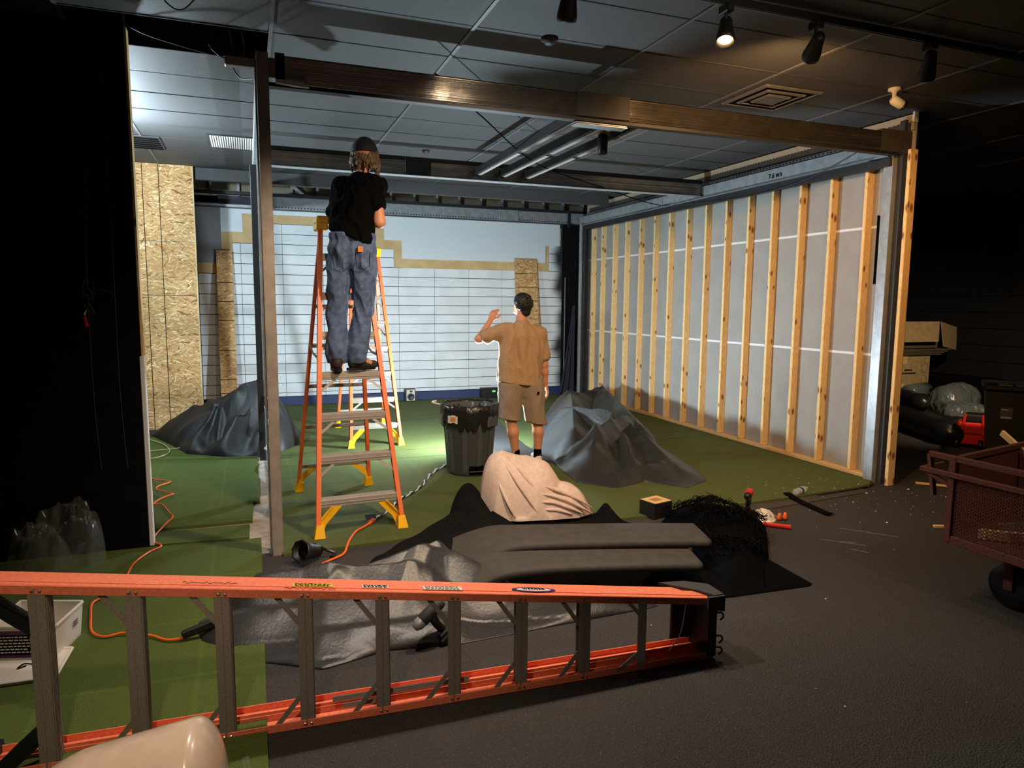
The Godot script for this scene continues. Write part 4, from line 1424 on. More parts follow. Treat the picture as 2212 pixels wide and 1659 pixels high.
	solo("cloth_sheet", "flat matt black sheet with a pointed corner right of the fallen ladder", "cloth",
		heap(v2([2.1, -3.40, 2.3, -3.7, 2.85, -4.1, 3.15, -3.95, 3.34, -3.80, 3.30, -3.27, 2.7, -3.30]), [], 9, 0.014, 0.004, 4, 0.0, 20, 80, 12.0), "ink")
	net_heap()
	# dark hanging cloth in the far right corner
	var s := st(true)
	var n := 14
	for i in n:
		for k in 10:
			var p := []
			for q in [[0, 0], [1, 0], [1, 1], [0, 1]]:
				var u := float(i + q[0]) / n
				var v := float(k + q[1]) / 10.0
				var wd := lerpf(0.34, 0.05, pow(v, 0.7))
				p.append(Vector3(5.68 - wd * (1.0 - u), 0.02 + 1.7 * v, -11.75 + 0.035 * sin(u * 15.0) * (1.1 - v)))
			quad(s, p[0], p[1], p[2], p[3])
	solo("hanging_cloth", "dark navy cloth hanging in the far right corner of the bay", "cloth", s, "cap_navy")
	# wrapped roll near the camera
	var r = thing("foam_roll", "beige foam roll in glossy plastic at the lower left corner", "foam roll", Vector3(-0.42, 0, -2.32))
	s = st(true)
	var prof := []
	for k in 11: prof.append(Vector2(sin(PI * 0.5 * k / 10.0) * 0.20, 0.27 + cos(PI * 0.5 * k / 10.0) * 0.07))
	for k in 11: prof.append(Vector2(sin(PI * 0.5 * (10 - k) / 10.0) * 0.19, -0.02 - cos(PI * 0.5 * (10 - k) / 10.0) * 0.25))
	prof[0].x = 0.0
	var ax := Vector3(0.96, 0.15, 0.13).normalized()
	var x := ax.cross(Vector3.UP).normalized()
	var bs := Basis(x, ax, x.cross(ax))
	var rev := []
	for k in prof.size(): rev.append(prof[k])
	lathe(s, rev, Vector3(-0.455, 0.20, -2.30), bs, 40)
	put("foam", s, "foam_wrap", r)
	s = st(true)
	tube(s, curve([Vector3(-0.06, 0.30, -2.26), Vector3(-0.05, 0.2, -2.22), Vector3(-0.055, 0.08, -2.2)], 0.02), 0.012, 6)
	put("wrap_tail", s, "clear_film", r)

# layered lips of the folded cloth, running over its front and down its left side
func beige_folds(b):
	for q in [
		[[1.86, 0.52, -5.16], [1.90, 0.44, -5.06], [1.95, 0.34, -4.99], [2.02, 0.22, -4.94], [2.08, 0.12, -4.91]],
		[[1.92, 0.53, -5.17], [1.99, 0.43, -5.05], [2.06, 0.33, -4.99], [2.16, 0.24, -4.95]],
		[[1.80, 0.40, -5.10], [1.82, 0.30, -5.02], [1.86, 0.18, -4.95], [1.90, 0.09, -4.93]],
		[[2.06, 0.335, -4.99], [2.2, 0.30, -4.965], [2.35, 0.24, -4.92], [2.48, 0.17, -4.89], [2.57, 0.10, -4.90]],
		[[2.08, 0.26, -4.955], [2.2, 0.245, -4.93], [2.34, 0.195, -4.89], [2.46, 0.13, -4.865], [2.55, 0.075, -4.875]],
		[[2.10, 0.20, -4.93], [2.22, 0.19, -4.905], [2.34, 0.145, -4.87], [2.45, 0.095, -4.855]],
		[[2.14, 0.14, -4.91], [2.25, 0.13, -4.89], [2.36, 0.095, -4.86]]]:
		var pts := []
		for p in q: pts.append(Vector3(p[0], p[1], p[2]))
		pts = curve(pts, 0.02)
		var rad := []
		for i in pts.size(): rad.append(0.003 + 0.013 * sin(PI * (i + 0.5) / pts.size()))
		var s := st(true)
		tube(s, pts, rad, 10)
		put("fold_lip", s, "beige_cloth", b)

func net_heap():
	var o = thing("net_heap", "black netting heaped beside the long pads", "netting", Vector3(3.2, 0, -4.1))
	var poly := v2([2.78, -3.42, 2.95, -3.30, 3.15, -3.55, 3.35, -3.75, 3.72, -4.2, 3.78, -4.45, 3.55, -4.78, 3.25, -4.85, 2.98, -4.6, 3.0, -4.2, 2.86, -3.85])
	var peaks := [[3.38, -4.45, 0.16, 0.28], [3.2, -4.2, 0.17, 0.3], [3.45, -4.1, 0.14, 0.25], [3.05, -3.7, 0.08, 0.3]]
	var core := heap(poly, [[3.38, -4.45, 0.15, 3.2, -4.2, 0.16, 0.40, -1.0], [3.45, -4.1, 0.13, 3.2, -4.0, 0.12, 0.3, -1.0], [3.1, -3.85, 0.10, 2.95, -3.5, 0.05, 0.25, 1.0]], 88, 0.03, 0.03, 20, 0.0, 36, 130, 6.0)
	put("packed_netting", core, "ink", o)
	# strands that run over the heap
	var n := noise(5, 2.2, 2)
	var s := st()
	var hgt := func(x: float, z: float) -> float:
		var h := 0.05
		for k in peaks: h = maxf(h, 0.05 + k[2] * exp(-pow(Vector2(x, z).distance_to(Vector2(k[0], k[1])) / k[3], 2.0)))
		return h + 0.02
	rng.seed = 31
	for k in 420:
		var a := rng.randf_range(0, TAU)
		var p := Vector2(3.28, -4.2) + Vector2(cos(a) * 0.42, sin(a) * 0.5) * sqrt(rng.randf())
		var dir := rng.randf_range(0, TAU)
		var pts := []
		for i in 7:
			if not Geometry2D.is_point_in_polygon(p, PackedVector2Array(poly)): break
			pts.append(Vector3(p.x, hgt.call(p.x, p.y) + 0.04 * n.get_noise_2d(p.x * 4.0 + k, p.y * 4.0) + rng.randf_range(-0.01, 0.03), p.y))
			dir += rng.randf_range(-0.7, 0.7)
			p += Vector2(cos(dir), sin(dir)) * 0.045
		if pts.size() > 2: tube(s, pts, 0.0024, 3, false)
	put("net_strands", s, "net_cord", o, "stuff")
	s = st()
	tube(s, [Vector3(3.37, 0.06, -4.70), Vector3(3.37, 0.125, -4.70)], 0.018, 10)
	box(s, Vector3(3.375, 0.13, -4.70), Vector3(0.05, 0.012, 0.03), Basis(Vector3.UP, 0.3), 0.003)
	put("pale_clip", s, "label_white", o)

# ======================= things on the floor =======================
func floor_things():
	trash_can()
	# small speaker at the back wall
	var o = thing("small_speaker", "small grey speaker box on the floor against the blue base strip", "speaker", Vector3(2.62, 0.022, -12.02))
	var s := st()
	span(s, 2.53, 2.71, 0.022, 0.245, -12.12, -11.98, 0.012)
	put("cabinet", s, "grey_plastic", o)
	s = st()
	span(s, 2.545, 2.695, 0.035, 0.232, -11.982, -11.972, 0.004)
	put("front", s, "label_white", o)
	var f := st(true)
	lathe(f, [Vector2(0.0, 0.004), Vector2(0.03, 0.006), Vector2(0.055, 0.016), Vector2(0.062, 0.010), Vector2(0.062, 0.0)], Vector3(2.62, 0.105, -11.974), Basis(Vector3.RIGHT, Vector3(0, 0, 1), Vector3.DOWN), 20)
	put("driver_cone", f, "black_plastic", o)
	s = st()
	span(s, 2.60, 2.65, 0.185, 0.215, -11.974, -11.968, 0.003)
	put("horn", s, "black_plastic", o)
	o = thing("power_box", "black power box with a small green light, on the base strip behind the trash can", "power box", Vector3(4.1, 0.02, -11.95))
	s = st()
	span(s, 3.93, 4.27, 0.02, 0.21, -12.1, -11.95, 0.01)
	put("case", s, "black_plastic", o)
	s = st()
	span(s, 4.13, 4.19, 0.135, 0.165, -11.95, -11.944)
	put("indicator_light", s, "green_glow", o)
	s = st()
	tube(s, curve([Vector3(4.0, 0.12, -11.94), Vector3(3.97, 0.03, -11.8), Vector3(4.1, 0.03, -11.7), Vector3(4.25, 0.035, -11.75)], 0.04), 0.006, 5)
	put("lead", s, "black_plastic", o)
	# hollow black block with a pale wooden rim
	o = thing("hollow_block", "black block with a pale wooden rim and square hole on the turf edge", "box", Vector3(3.12, 0, -4.86))
	var b := Basis(Vector3.UP, deg_to_rad(14))
	var c := Vector3(3.13, 0.0, -4.86)
	s = st()
	for q in [[0, 0.075, 0.21, 0.02], [0, -0.075, 0.21, 0.02]]: box(s, c + b * Vector3(q[0], 0.075, q[1]), Vector3(q[2], 0.13, q[3]), b, 0.002)
	for q in [-0.095, 0.095]: box(s, c + b * Vector3(q, 0.075, 0), Vector3(0.02, 0.13, 0.13), b, 0.002)
	put("black_sides", s, "black_trim", o)
	s = st()
	for q in [[0, 0.062, 0.19, 0.045], [0, -0.062, 0.19, 0.045]]: box(s, c + b * Vector3(q[0], 0.10, q[1]), Vector3(q[2], 0.088, q[3]), b, 0.001)
	for q in [-0.072, 0.072]: box(s, c + b * Vector3(q, 0.10, 0), Vector3(0.045, 0.088, 0.08), b, 0.001)
	put("wooden_rim", s, "pine_plain", o)
	drill("cordless_drill", "red and black cordless drill standing on its battery near the turf edge", Transform3D(Basis(Vector3.UP, -0.8), Vector3(3.83, 0.006, -4.56)), "red_plastic")
	drill("cordless_drill", "dark drill lying on the grey sheet behind the fallen ladder", Transform3D(Basis(Vector3(0, 0, 1), 0.12) * Basis(Vector3.UP, -1.35) * Basis(Vector3(1, 0, 0), 0.5), Vector3(0.93, 0.015, -3.36)), "dark_grey")
	# pry bar with a red grip
	o = thing("pry_bar", "flat pry bar with a red grip on the dark floor", "tool", Vector3(3.8, 0, -4.35))
	s = st()
	bar(s, Vector3(3.70, 0.010, -4.455), Vector3(3.80, 0.014, -4.355), 0.024, 0.010, Vector3.UP.cross(Vector3(0.1, 0, 0.1)), 0.003)
	put("steel_blade", s, "aluminium_worn", o)
	s = st()
	tube(s, [Vector3(3.79, 0.016, -4.365), Vector3(3.85, 0.018, -4.305), Vector3(3.93, 0.018, -4.225), Vector3(3.955, 0.018, -4.20)], [0.015, 0.018, 0.019, 0.022], 10)
	put("red_grip", s, "red_plastic", o)
	o = thing("parts_bag", "crumpled plastic bag of small parts beside the red grip", "bag", Vector3(3.95, 0, -4.46))
	put("bag", heap(v2([3.84, -4.43, 3.92, -4.38, 4.01, -4.42, 4.04, -4.52, 3.96, -4.60, 3.86, -4.55]), [[3.90, -4.5, 0.06, 3.98, -4.5, 0.05, 0.09, -1.0]], 15, 0.012, 0.02, 10, 0.0, 26, 60, 8.0), "label_white", o)
	rng.seed = 12
	s = st()
	for k in 10: box(s, Vector3(3.90 + rng.randf() * 0.1, 0.03 + rng.randf() * 0.03, -4.42 - rng.randf() * 0.05), Vector3(0.02, 0.008, 0.01), Basis(Vector3(rng.randf(), rng.randf(), rng.randf()).normalized(), rng.randf() * 3.0))
	put("bright_bits", s, "galvanized", o, "stuff")
	for k in 2:
		o = thing("orange_cap", ["left one of two small orange caps beside the bag of parts", "right one of two small orange caps beside the bag of parts"][k], "cap", Vector3(4.03 + 0.05 * k, 0, -4.42 + 0.01 * k), "orange caps beside the bag of parts")
		var bb := Basis(Vector3(1, 0, 0.4).normalized(), 0.35 - 0.2 * k)
		f = st(true)
		lathe(f, [Vector2(0, 0.0), Vector2(0.020, 0.0), Vector2(0.020, 0.02), Vector2(0.014, 0.03), Vector2(0.012, 0.055), Vector2(0.0, 0.058)], Vector3(4.03 + 0.05 * k, 0.012, -4.42 + 0.012 * k), bb, 14)
		put("cap", f, "orange_cord", o)
	# bottle
	o = thing("water_bottle", "clear plastic water bottle lying at the turf edge", "bottle", Vector3(4.75, 0.03, -4.93))
	var bx := Vector3(0.95, 0.06, -0.3).normalized()
	var by := bx.cross(Vector3.UP).normalized()
	f = st(true)
	lathe(f, [Vector2(0, 0), Vector2(0.028, 0.0), Vector2(0.033, 0.01), Vector2(0.033, 0.05), Vector2(0.030, 0.06), Vector2(0.033, 0.07), Vector2(0.033, 0.14), Vector2(0.026, 0.17), Vector2(0.013, 0.19), Vector2(0.013, 0.205), Vector2(0, 0.206)], Vector3(4.66, 0.045, -4.92), Basis(by, bx, by.cross(bx)), 18)
	put("bottle", f, "clear_bottle", o)
	f = st(true)
	lathe(f, [Vector2(0.0335, 0.075), Vector2(0.0338, 0.076), Vector2(0.0338, 0.1), Vector2(0.0335, 0.101)], Vector3(4.66, 0.045, -4.92), Basis(by, bx, by.cross(bx)), 18)
	put("label_band", f, "label_blue", o)
	s = st()
	var sp := curve([Vector3(4.60, 0.035, -4.965), Vector3(4.585, 0.012, -4.80), Vector3(4.56, 0.008, -4.6), Vector3(4.535, 0.01, -4.42), Vector3(4.53, 0.016, -4.37)], 0.04)
	solo("rubber_trim", "curved strip of black rubber trim in front of the bottle", "trim piece", slab(sp, Vector3(1, 0, 0), 0.075, 0.008), "ink")
	tub_and_lid()
	# clear film bags
	for k in 2:
		var poly: Array = [v2([-1.50, -5.22, -1.28, -5.0, -1.02, -5.02, -0.95, -5.2, -1.0, -5.34, -1.3, -5.37]), v2([-1.56, -5.25, -1.42, -5.02, -1.2, -4.98, -1.1, -5.15, -1.25, -5.3])][k]
		var pk: Array = [[[-1.06, -5.16, 0.30, -1.22, -5.22, 0.36, 0.22, 0.7], [-1.1, -5.1, 0.2, -1.0, -5.2, 0.24, 0.1, 0.8]], [[-1.46, -5.12, 0.18, -1.3, -5.12, 0.26, 0.17, 0.7], [-1.2, -5.05, 0.15, -1.3, -5.02, 0.1, 0.1, 0.8]]][k]
		solo("plastic_bag", ["clear plastic bag in front of the black wall, the taller of two", "clear plastic bag in front of the black wall, the lower left of two"][k], "plastic bag", heap(poly, pk, 70 + k, 0.02, 0.10, 60, 0.02, 20, 44, 9.0, false), "clear_film", "clear plastic bags at the black wall")
	# black clamp lamp by the post
	o = thing("clamp_lamp", "black round clamp lamp lying at the foot of the left post", "lamp", Vector3(0.31, 0, -4.72))
	var lb := Basis(Vector3(0.75, 0.15, 0.65).normalized(), Vector3.UP, Vector3.FORWARD).orthonormalized()
	var la := Vector3(-0.70, 0.28, 0.65).normalized()
	var lx := la.cross(Vector3.UP).normalized()
	lb = Basis(lx, la, lx.cross(la))
	f = st(true)
	lathe(f, [Vector2(0.0, -0.10), Vector2(0.045, -0.10), Vector2(0.055, -0.06), Vector2(0.06, 0.0), Vector2(0.075, 0.06), Vector2(0.078, 0.075), Vector2(0.068, 0.075), Vector2(0.06, 0.03), Vector2(0.0, 0.02)], Vector3(0.32, 0.085, -4.74), lb, 8)
	put("shell", f, "black_plastic", o)
	f = st(true)
	lathe(f, [Vector2(0.0, 0.04), Vector2(0.05, 0.036), Vector2(0.06, 0.03)], Vector3(0.32, 0.085, -4.74), lb, 16)
	put("lens", f, "lens_dark", o)
	s = st()
	tube(s, curve([Vector3(0.36, 0.12, -4.76), Vector3(0.44, 0.06, -4.80), Vector3(0.50, 0.03, -4.79), Vector3(0.47, 0.02, -4.75)], 0.02), 0.012, 6)
	put("strap", s, "black_plastic", o)
	# crumbs of gypsum on turf and floor
	var mm := MultiMesh.new()
	mm.transform_format = MultiMesh.TRANSFORM_3D
	var bm := BoxMesh.new()
	bm.size = Vector3(1, 0.5, 0.8)
	mm.mesh = bm
	mm.instance_count = 130
	rng.seed = 8
	for k in 130:
		var p := Vector3(rng.randfn(5.05, 0.38), 0.024, rng.randfn(-5.05, 0.22)) if k < 60 else Vector3(rng.randfn(5.3, 0.6), 0.003, rng.randfn(-4.55, 0.25)) if k < 115 else Vector3(rng.randf_range(1.0, 5.0), 0.003, rng.randf_range(-4.3, -1.8))
		if p.z > -4.93: p.y = 0.003
		if p.x > 5.7 and p.z < -4.97: p.x -= 0.7
		var sz := rng.randf_range(0.004, 0.010) * (1.6 if rng.randf() < 0.12 else 0.8)
		mm.set_instance_transform(k, Transform3D(Basis(Vector3.UP, rng.randf() * TAU).scaled(Vector3.ONE * sz), p))
	var mi := MultiMeshInstance3D.new()
	mi.multimesh = mm
	mi.material_override = M["tape"]
	mi.name = numbered("gypsum_crumbs")
	add_child(mi)
	tag(mi, "white gypsum crumbs scattered near the end stud", "debris", "", "stuff")
	for d in [["thin pale wood offcut on the floor beyond the cart", Vector3(6.17, 0.012, -4.91), Vector3(6.36, 0.012, -4.72)], ["pale wood splinter on the floor left of the cart", Vector3(5.09, 0.01, -3.86), Vector3(5.22, 0.01, -3.80)]]:
		s = st()
		bar(s, d[1], d[2], 0.035, 0.018, Vector3.UP.cross(d[2] - d[1]), 0.002)
		solo("wood_offcut", d[0], "wood scrap", s, "pine_plain")
	# scuff lines on the dark floor
	s = st()
	for q in [[4.35, -4.1, 4.62, -3.78], [4.0, -3.95, 4.22, -3.72], [4.1, -3.85, 4.2, -3.8], [4.05, -3.7, 4.12, -3.6]]:
		bar(s, Vector3(q[0], 0.001, q[1]), Vector3(q[2], 0.001, q[3]), 0.006, 0.001, Vector3(1, 0, 0))
	solo("scuff_marks", "pale scuff lines scratched on the dark floor", "marks", s, "grey_wall", "", "stuff")
	# tape outlines on the floor
	# boards of the work light cord's plug, hung near the black heap
	o = thing("hanging_plug", "tan cable connector hanging before the black cloth by the post", "connector", Vector3(0.165, 0.3, -8.02))
	s = st()
	tube(s, curve([Vector3(0.15, 0.72, -8.045), Vector3(0.19, 0.6, -8.035), Vector3(0.14, 0.5, -8.03), Vector3(0.18, 0.36, -8.02)], 0.03), 0.006, 6)
	tube(s, curve([Vector3(0.12, 0.62, -8.045), Vector3(0.15, 0.5, -8.035), Vector3(0.17, 0.36, -8.02)], 0.03), 0.004, 6)
	put("leads", s, "white_cord", o)
	s = st()
	span(s, 0.15, 0.20, 0.24, 0.35, -8.035, -7.99, 0.008)
	put("body", s, "osb_edge", o)
	s = st()
	bar(s, Vector3(0.17, 0.21, -8.0), Vector3(0.11, 0.14, -7.98), 0.03, 0.03, Vector3(1, 0, 0), 0.006)
	put("plug", s, "label_white", o)

func drill(nm, label, xf: Transform3D, body_mat):
	var o = thing(nm, label, "drill", xf.origin)
	var s := st()
	for q in [[Vector3(0, 0.035, 0), Vector3(0.085, 0.035, 0.11)], [Vector3(0, 0.06, 0), Vector3(0.065, 0.025, 0.08)]]: box(s, xf * q[0], q[1], xf.basis, 0.008)
	put("battery", s, body_mat, o)
	s = st()
	box(s, xf * Vector3(0, 0.01, 0), Vector3(0.09, 0.02, 0.115), xf.basis, 0.006)
	put("battery_foot", s, "black_plastic", o)
	s = st(true)
	tube(s, [xf * Vector3(0, 0.06, 0.0), xf * Vector3(0, 0.12, 0.005), xf * Vector3(0, 0.175, 0.0)], [0.021, 0.022, 0.024], 12)
	put("handle", s, "black_plastic", o)
	s = st(true)
	lathe(s, [Vector2(0, -0.09), Vector2(0.028, -0.088), Vector2(0.034, -0.07), Vector2(0.034, 0.05), Vector2(0.030, 0.055)], xf * Vector3(0, 0.20, 0), xf.basis * Basis(Vector3.RIGHT, Vector3(0, 0, 1), Vector3.DOWN), 18)
	put("motor_housing", s, body_mat, o)
	s = st(true)
	lathe(s, [Vector2(0.031, 0.05), Vector2(0.031, 0.075), Vector2(0.020, 0.10), Vector2(0.012, 0.105), Vector2(0.0, 0.105)], xf * Vector3(0, 0.20, 0), xf.basis * Basis(Vector3.RIGHT, Vector3(0, 0, 1), Vector3.DOWN), 18)
	put("chuck", s, "black_plastic" if body_mat == "red_plastic" else "galvanized", o)

func trash_can():
	var o = thing("trash_can", "grey round trash can lined with a black bag", "trash can", Vector3(2.09, 0.022, -6.76))
	var c := Vector3(2.09, 0.022, -6.76)
	var s := st(true)
	lathe(s, [Vector2(0.0, 0.0), Vector2(0.215, 0.0), Vector2(0.225, 0.02), Vector2(0.262, 0.52), Vector2(0.268, 0.53), Vector2(0.268, 0.66), Vector2(0.285, 0.69), Vector2(0.285, 0.705), Vector2(0.258, 0.70), Vector2(0.215, 0.03), Vector2(0.0, 0.03)], c, Basis.IDENTITY, 48)
	put("body", s, "grey_plastic", o)
	s = st()
	for k in 10:
		var a := TAU * (k + 0.3) / 10
		var d := Vector3(cos(a), 0, sin(a))
		bar(s, c + d * 0.224 + Vector3(0, 0.03, 0), c + d * 0.262 + Vector3(0, 0.52, 0), 0.05, 0.012, Vector3.UP.cross(d), 0.004)
	put("rib", s, "grey_plastic", o, "stuff")
	for a in [3.25, 0.95]:
		var d := Vector3(cos(a), 0, sin(a))
		s = st()
		box(s, c + d * 0.275 + Vector3(0, 0.56, 0), Vector3(0.16, 0.12, 0.05), Basis(Vector3.UP.cross(d), Vector3.UP, d), 0.012)
		put("handle", s, "grey_plastic", o)
	# foot recess facing the viewer, its shade painted as a black box
	var fd := Vector3(-0.08, 0, 1).normalized()
	var fb := Basis(Vector3.UP.cross(fd), Vector3.UP, fd)
	s = st()
	box(s, c + fd * 0.220 + Vector3(0, 0.065, 0) + fb.x * 0.02, Vector3(0.15, 0.09, 0.03), fb, 0.008)
	put("painted_foot_recess", s, "ink", o)
	s = st()
	box(s, c + fd * 0.237 + Vector3(0, 0.052, 0) + fb.x * 0.02, Vector3(0.14, 0.012, 0.01), fb, 0.003)
	put("recess_bar", s, "grey_plastic", o)
	# bag folded over the rim
	var n := noise(40, 5.0, 2)
	s = st(true)
	var rows := []
	for q in [[0.20, 0.45], [0.245, 0.60], [0.262, 0.70], [0.278, 0.722], [0.297, 0.712], [0.301, 0.66], [0.299, 0.60], [0.294, 0.54], [0.288, 0.50]]:
		var ring := []
		for k in 90:
			var a := TAU * k / 90
			var w := n.get_noise_2d(cos(a) * 3.0 + q[1] * 3.0, sin(a) * 3.0)
			var fall: float = q[1]
			if q[0] > 0.27 and q[1] < 0.69: fall = lerpf(0.69, q[1], clampf(0.75 + 0.8 * n.get_noise_2d(cos(a) * 1.2, sin(a) * 1.2 + 9.0) + 0.35 * maxf(0.0, sin(a)), 0.2, 1.15))
			ring.append(c + Vector3(cos(a) * (q[0] + 0.012 * w), fall + 0.01 * w, sin(a) * (q[0] + 0.012 * w)))
		rows.append(ring)
	for i in rows.size() - 1:
		for k in 90: quad(s, rows[i][k], rows[i + 1][k], rows[i + 1][(k + 1) % 90], rows[i][(k + 1) % 90])
	put("black_bag", s, "glossy_black", o)
	s = st(true)
	var inside := []
	lathe(s, [Vector2(0.0, 0.42), Vector2(0.12, 0.44), Vector2(0.21, 0.47)], c, Basis.IDENTITY, 30)
	put("bag_inside", s, "glossy_black", o)
	s = st()
	for k in 5:
		var a := 2.62 - k * 0.075
		var d := Vector3(cos(a), 0, sin(a))
		box(s, c + d * 0.302 + Vector3(0, 0.585 + (0.008 if k == 2 or k == 3 else 0.0), 0), Vector3(0.026, 0.075, 0.006), Basis(Vector3.UP.cross(d), Vector3.UP, d), 0.001)
	var lab = put("bag_print", s, "label_white", o)
	s = st()
	for k in 3:
		var a := 2.50 - k * 0.06
		var d := Vector3(cos(a), 0, sin(a))
		box(s, c + d * 0.305 + Vector3(0, 0.59, 0), Vector3(0.024, 0.045, 0.004), Basis(Vector3.UP.cross(d), Vector3.UP, d), 0.001)
	put("red_print", s, "patch", lab)
	# pale handle of a bag behind the rim
	s = st()
	tube(s, curve([c + Vector3(-0.28, 0.70, -0.12), c + Vector3(-0.36, 0.725, -0.14), c + Vector3(-0.31, 0.735, -0.16)], 0.02), 0.008, 6)
	put("bag_tie", s, "white_cord", o)

func tub_and_lid():
	var o = thing("plastic_tub", "white open plastic tub with a dark purple label at the left edge", "tub", Vector3(-1.05, 0.018, -4.0))
	var g := 0.018
	var p := [Vector3(-1.21, g, -3.88), Vector3(-0.94, g, -3.80), Vector3(-0.885, g, -4.05), Vector3(-1.16, g, -4.15)]
	var q := []
	var ctr: Vector3 = (p[0] + p[1] + p[2] + p[3]) * 0.25
	for k in 4: q.append(ctr + (p[k] - ctr) * 1.1 + Vector3(0, 0.175, 0))
	var s := st()
	for k in 4:
		var n := (k + 1) % 4
		var inn := func(v: Vector3) -> Vector3: return v + ((ctr - v) * Vector3(1, 0, 1)).normalized() * 0.006
		quad(s, p[k], p[n], q[n], q[k])
		quad(s, inn.call(p[n]), inn.call(p[k]), inn.call(q[k]), inn.call(q[n]))
		bar(s, q[k], q[n], 0.014, 0.012, Vector3.UP, 0.003)
	quad(s, p[3] + Vector3(0, 0.006, 0), p[2] + Vector3(0, 0.006, 0), p[1] + Vector3(0, 0.006, 0), p[0] + Vector3(0, 0.006, 0))
	put("tub", s, "white_plastic", o)
	var fx: Vector3 = (p[1] - p[0]).normalized()
	var up: Vector3 = ((q[0] + q[1]) - (p[0] + p[1])).normalized()
	var nz: Vector3 = fx.cross(up).normalized()
	var fb := Basis(fx, up, nz)
	s = st()
	box(s, (p[0] + p[1]) * 0.5 + up * 0.085 + nz * 0.004 - fx * 0.02, Vector3(0.22, 0.14, 0.003), fb)
	var lab = put("purple_label", s, "purple", o)
	s = st()
	box(s, (p[0] + p[1]) * 0.5 + up * 0.082 + nz * 0.006 - fx * 0.045, Vector3(0.15, 0.105, 0.002), fb)
	put("label_panel", s, "ink", lab)
	s = st()
	rng.seed = 77
	for k in 6:
		var x := -0.11
		while x < 0.02 + 0.04 * (k % 2):
			var w := rng.randf_range(0.008, 0.022)
			box(s, (p[0] + p[1]) * 0.5 + up * (0.125 - k * 0.016) + nz * 0.008 + fx * (x + w * 0.5), Vector3(w, 0.006, 0.001), fb)
			x += w + 0.005
	put("label_print", s, "label_white", lab, "stuff")
	s = st()
	var e0: Vector3 = (p[1] + p[2]) * 0.5
	var ex: Vector3 = (p[2] - p[1]).normalized()
	var en := ex.cross(Vector3.UP).normalized()
	if en.x < 0: en = -en
	for k in 3: box(s, e0 + ex * 0.05 + Vector3(0, 0.115 - k * 0.012, 0) + en * (0.0165 - k * 0.001), Vector3(0.045, 0.005, 0.002), Basis(ex, Vector3.UP, ex.cross(Vector3.UP)))
	put("side_print", s, "purple", o)
	o = thing("tub_lid", "white plastic lid lying flat in front of the tub", "lid", Vector3(-1.05, 0.018, -3.74))
	s = st()
	var lp := v2([-1.30, 3.60, -0.895, 3.585, -0.885, 3.87, -1.18, 3.91, -1.30, 3.80])
	prism(s, lp, 0.012, Vector3(0, g, 0), Basis(Vector3(1, 0, 0), Vector3(0, 0, -1), Vector3(0, 1, 0)))
	put("plate", s, "white_plastic", o)
	s = st()
	for k in lp.size():
		var a: Vector2 = lp[k]
		var b: Vector2 = lp[(k + 1) % lp.size()]
		bar(s, Vector3(a.x, g + 0.014, -a.y), Vector3(b.x, g + 0.014, -b.y), 0.014, 0.014, Vector3.UP, 0.004)
	put("rim", s, "white_plastic", o)
	s = st()
	tube(s, curve([Vector3(-1.05, g + 0.016, -3.74), Vector3(-1.08, g + 0.018, -3.72), Vector3(-1.06, g + 0.018, -3.76), Vector3(-1.0, g + 0.016, -3.73)], 0.01), 0.003, 5)
	solo("wire_tie", "short dark wire tie lying on the white lid", "wire", s, "ink")

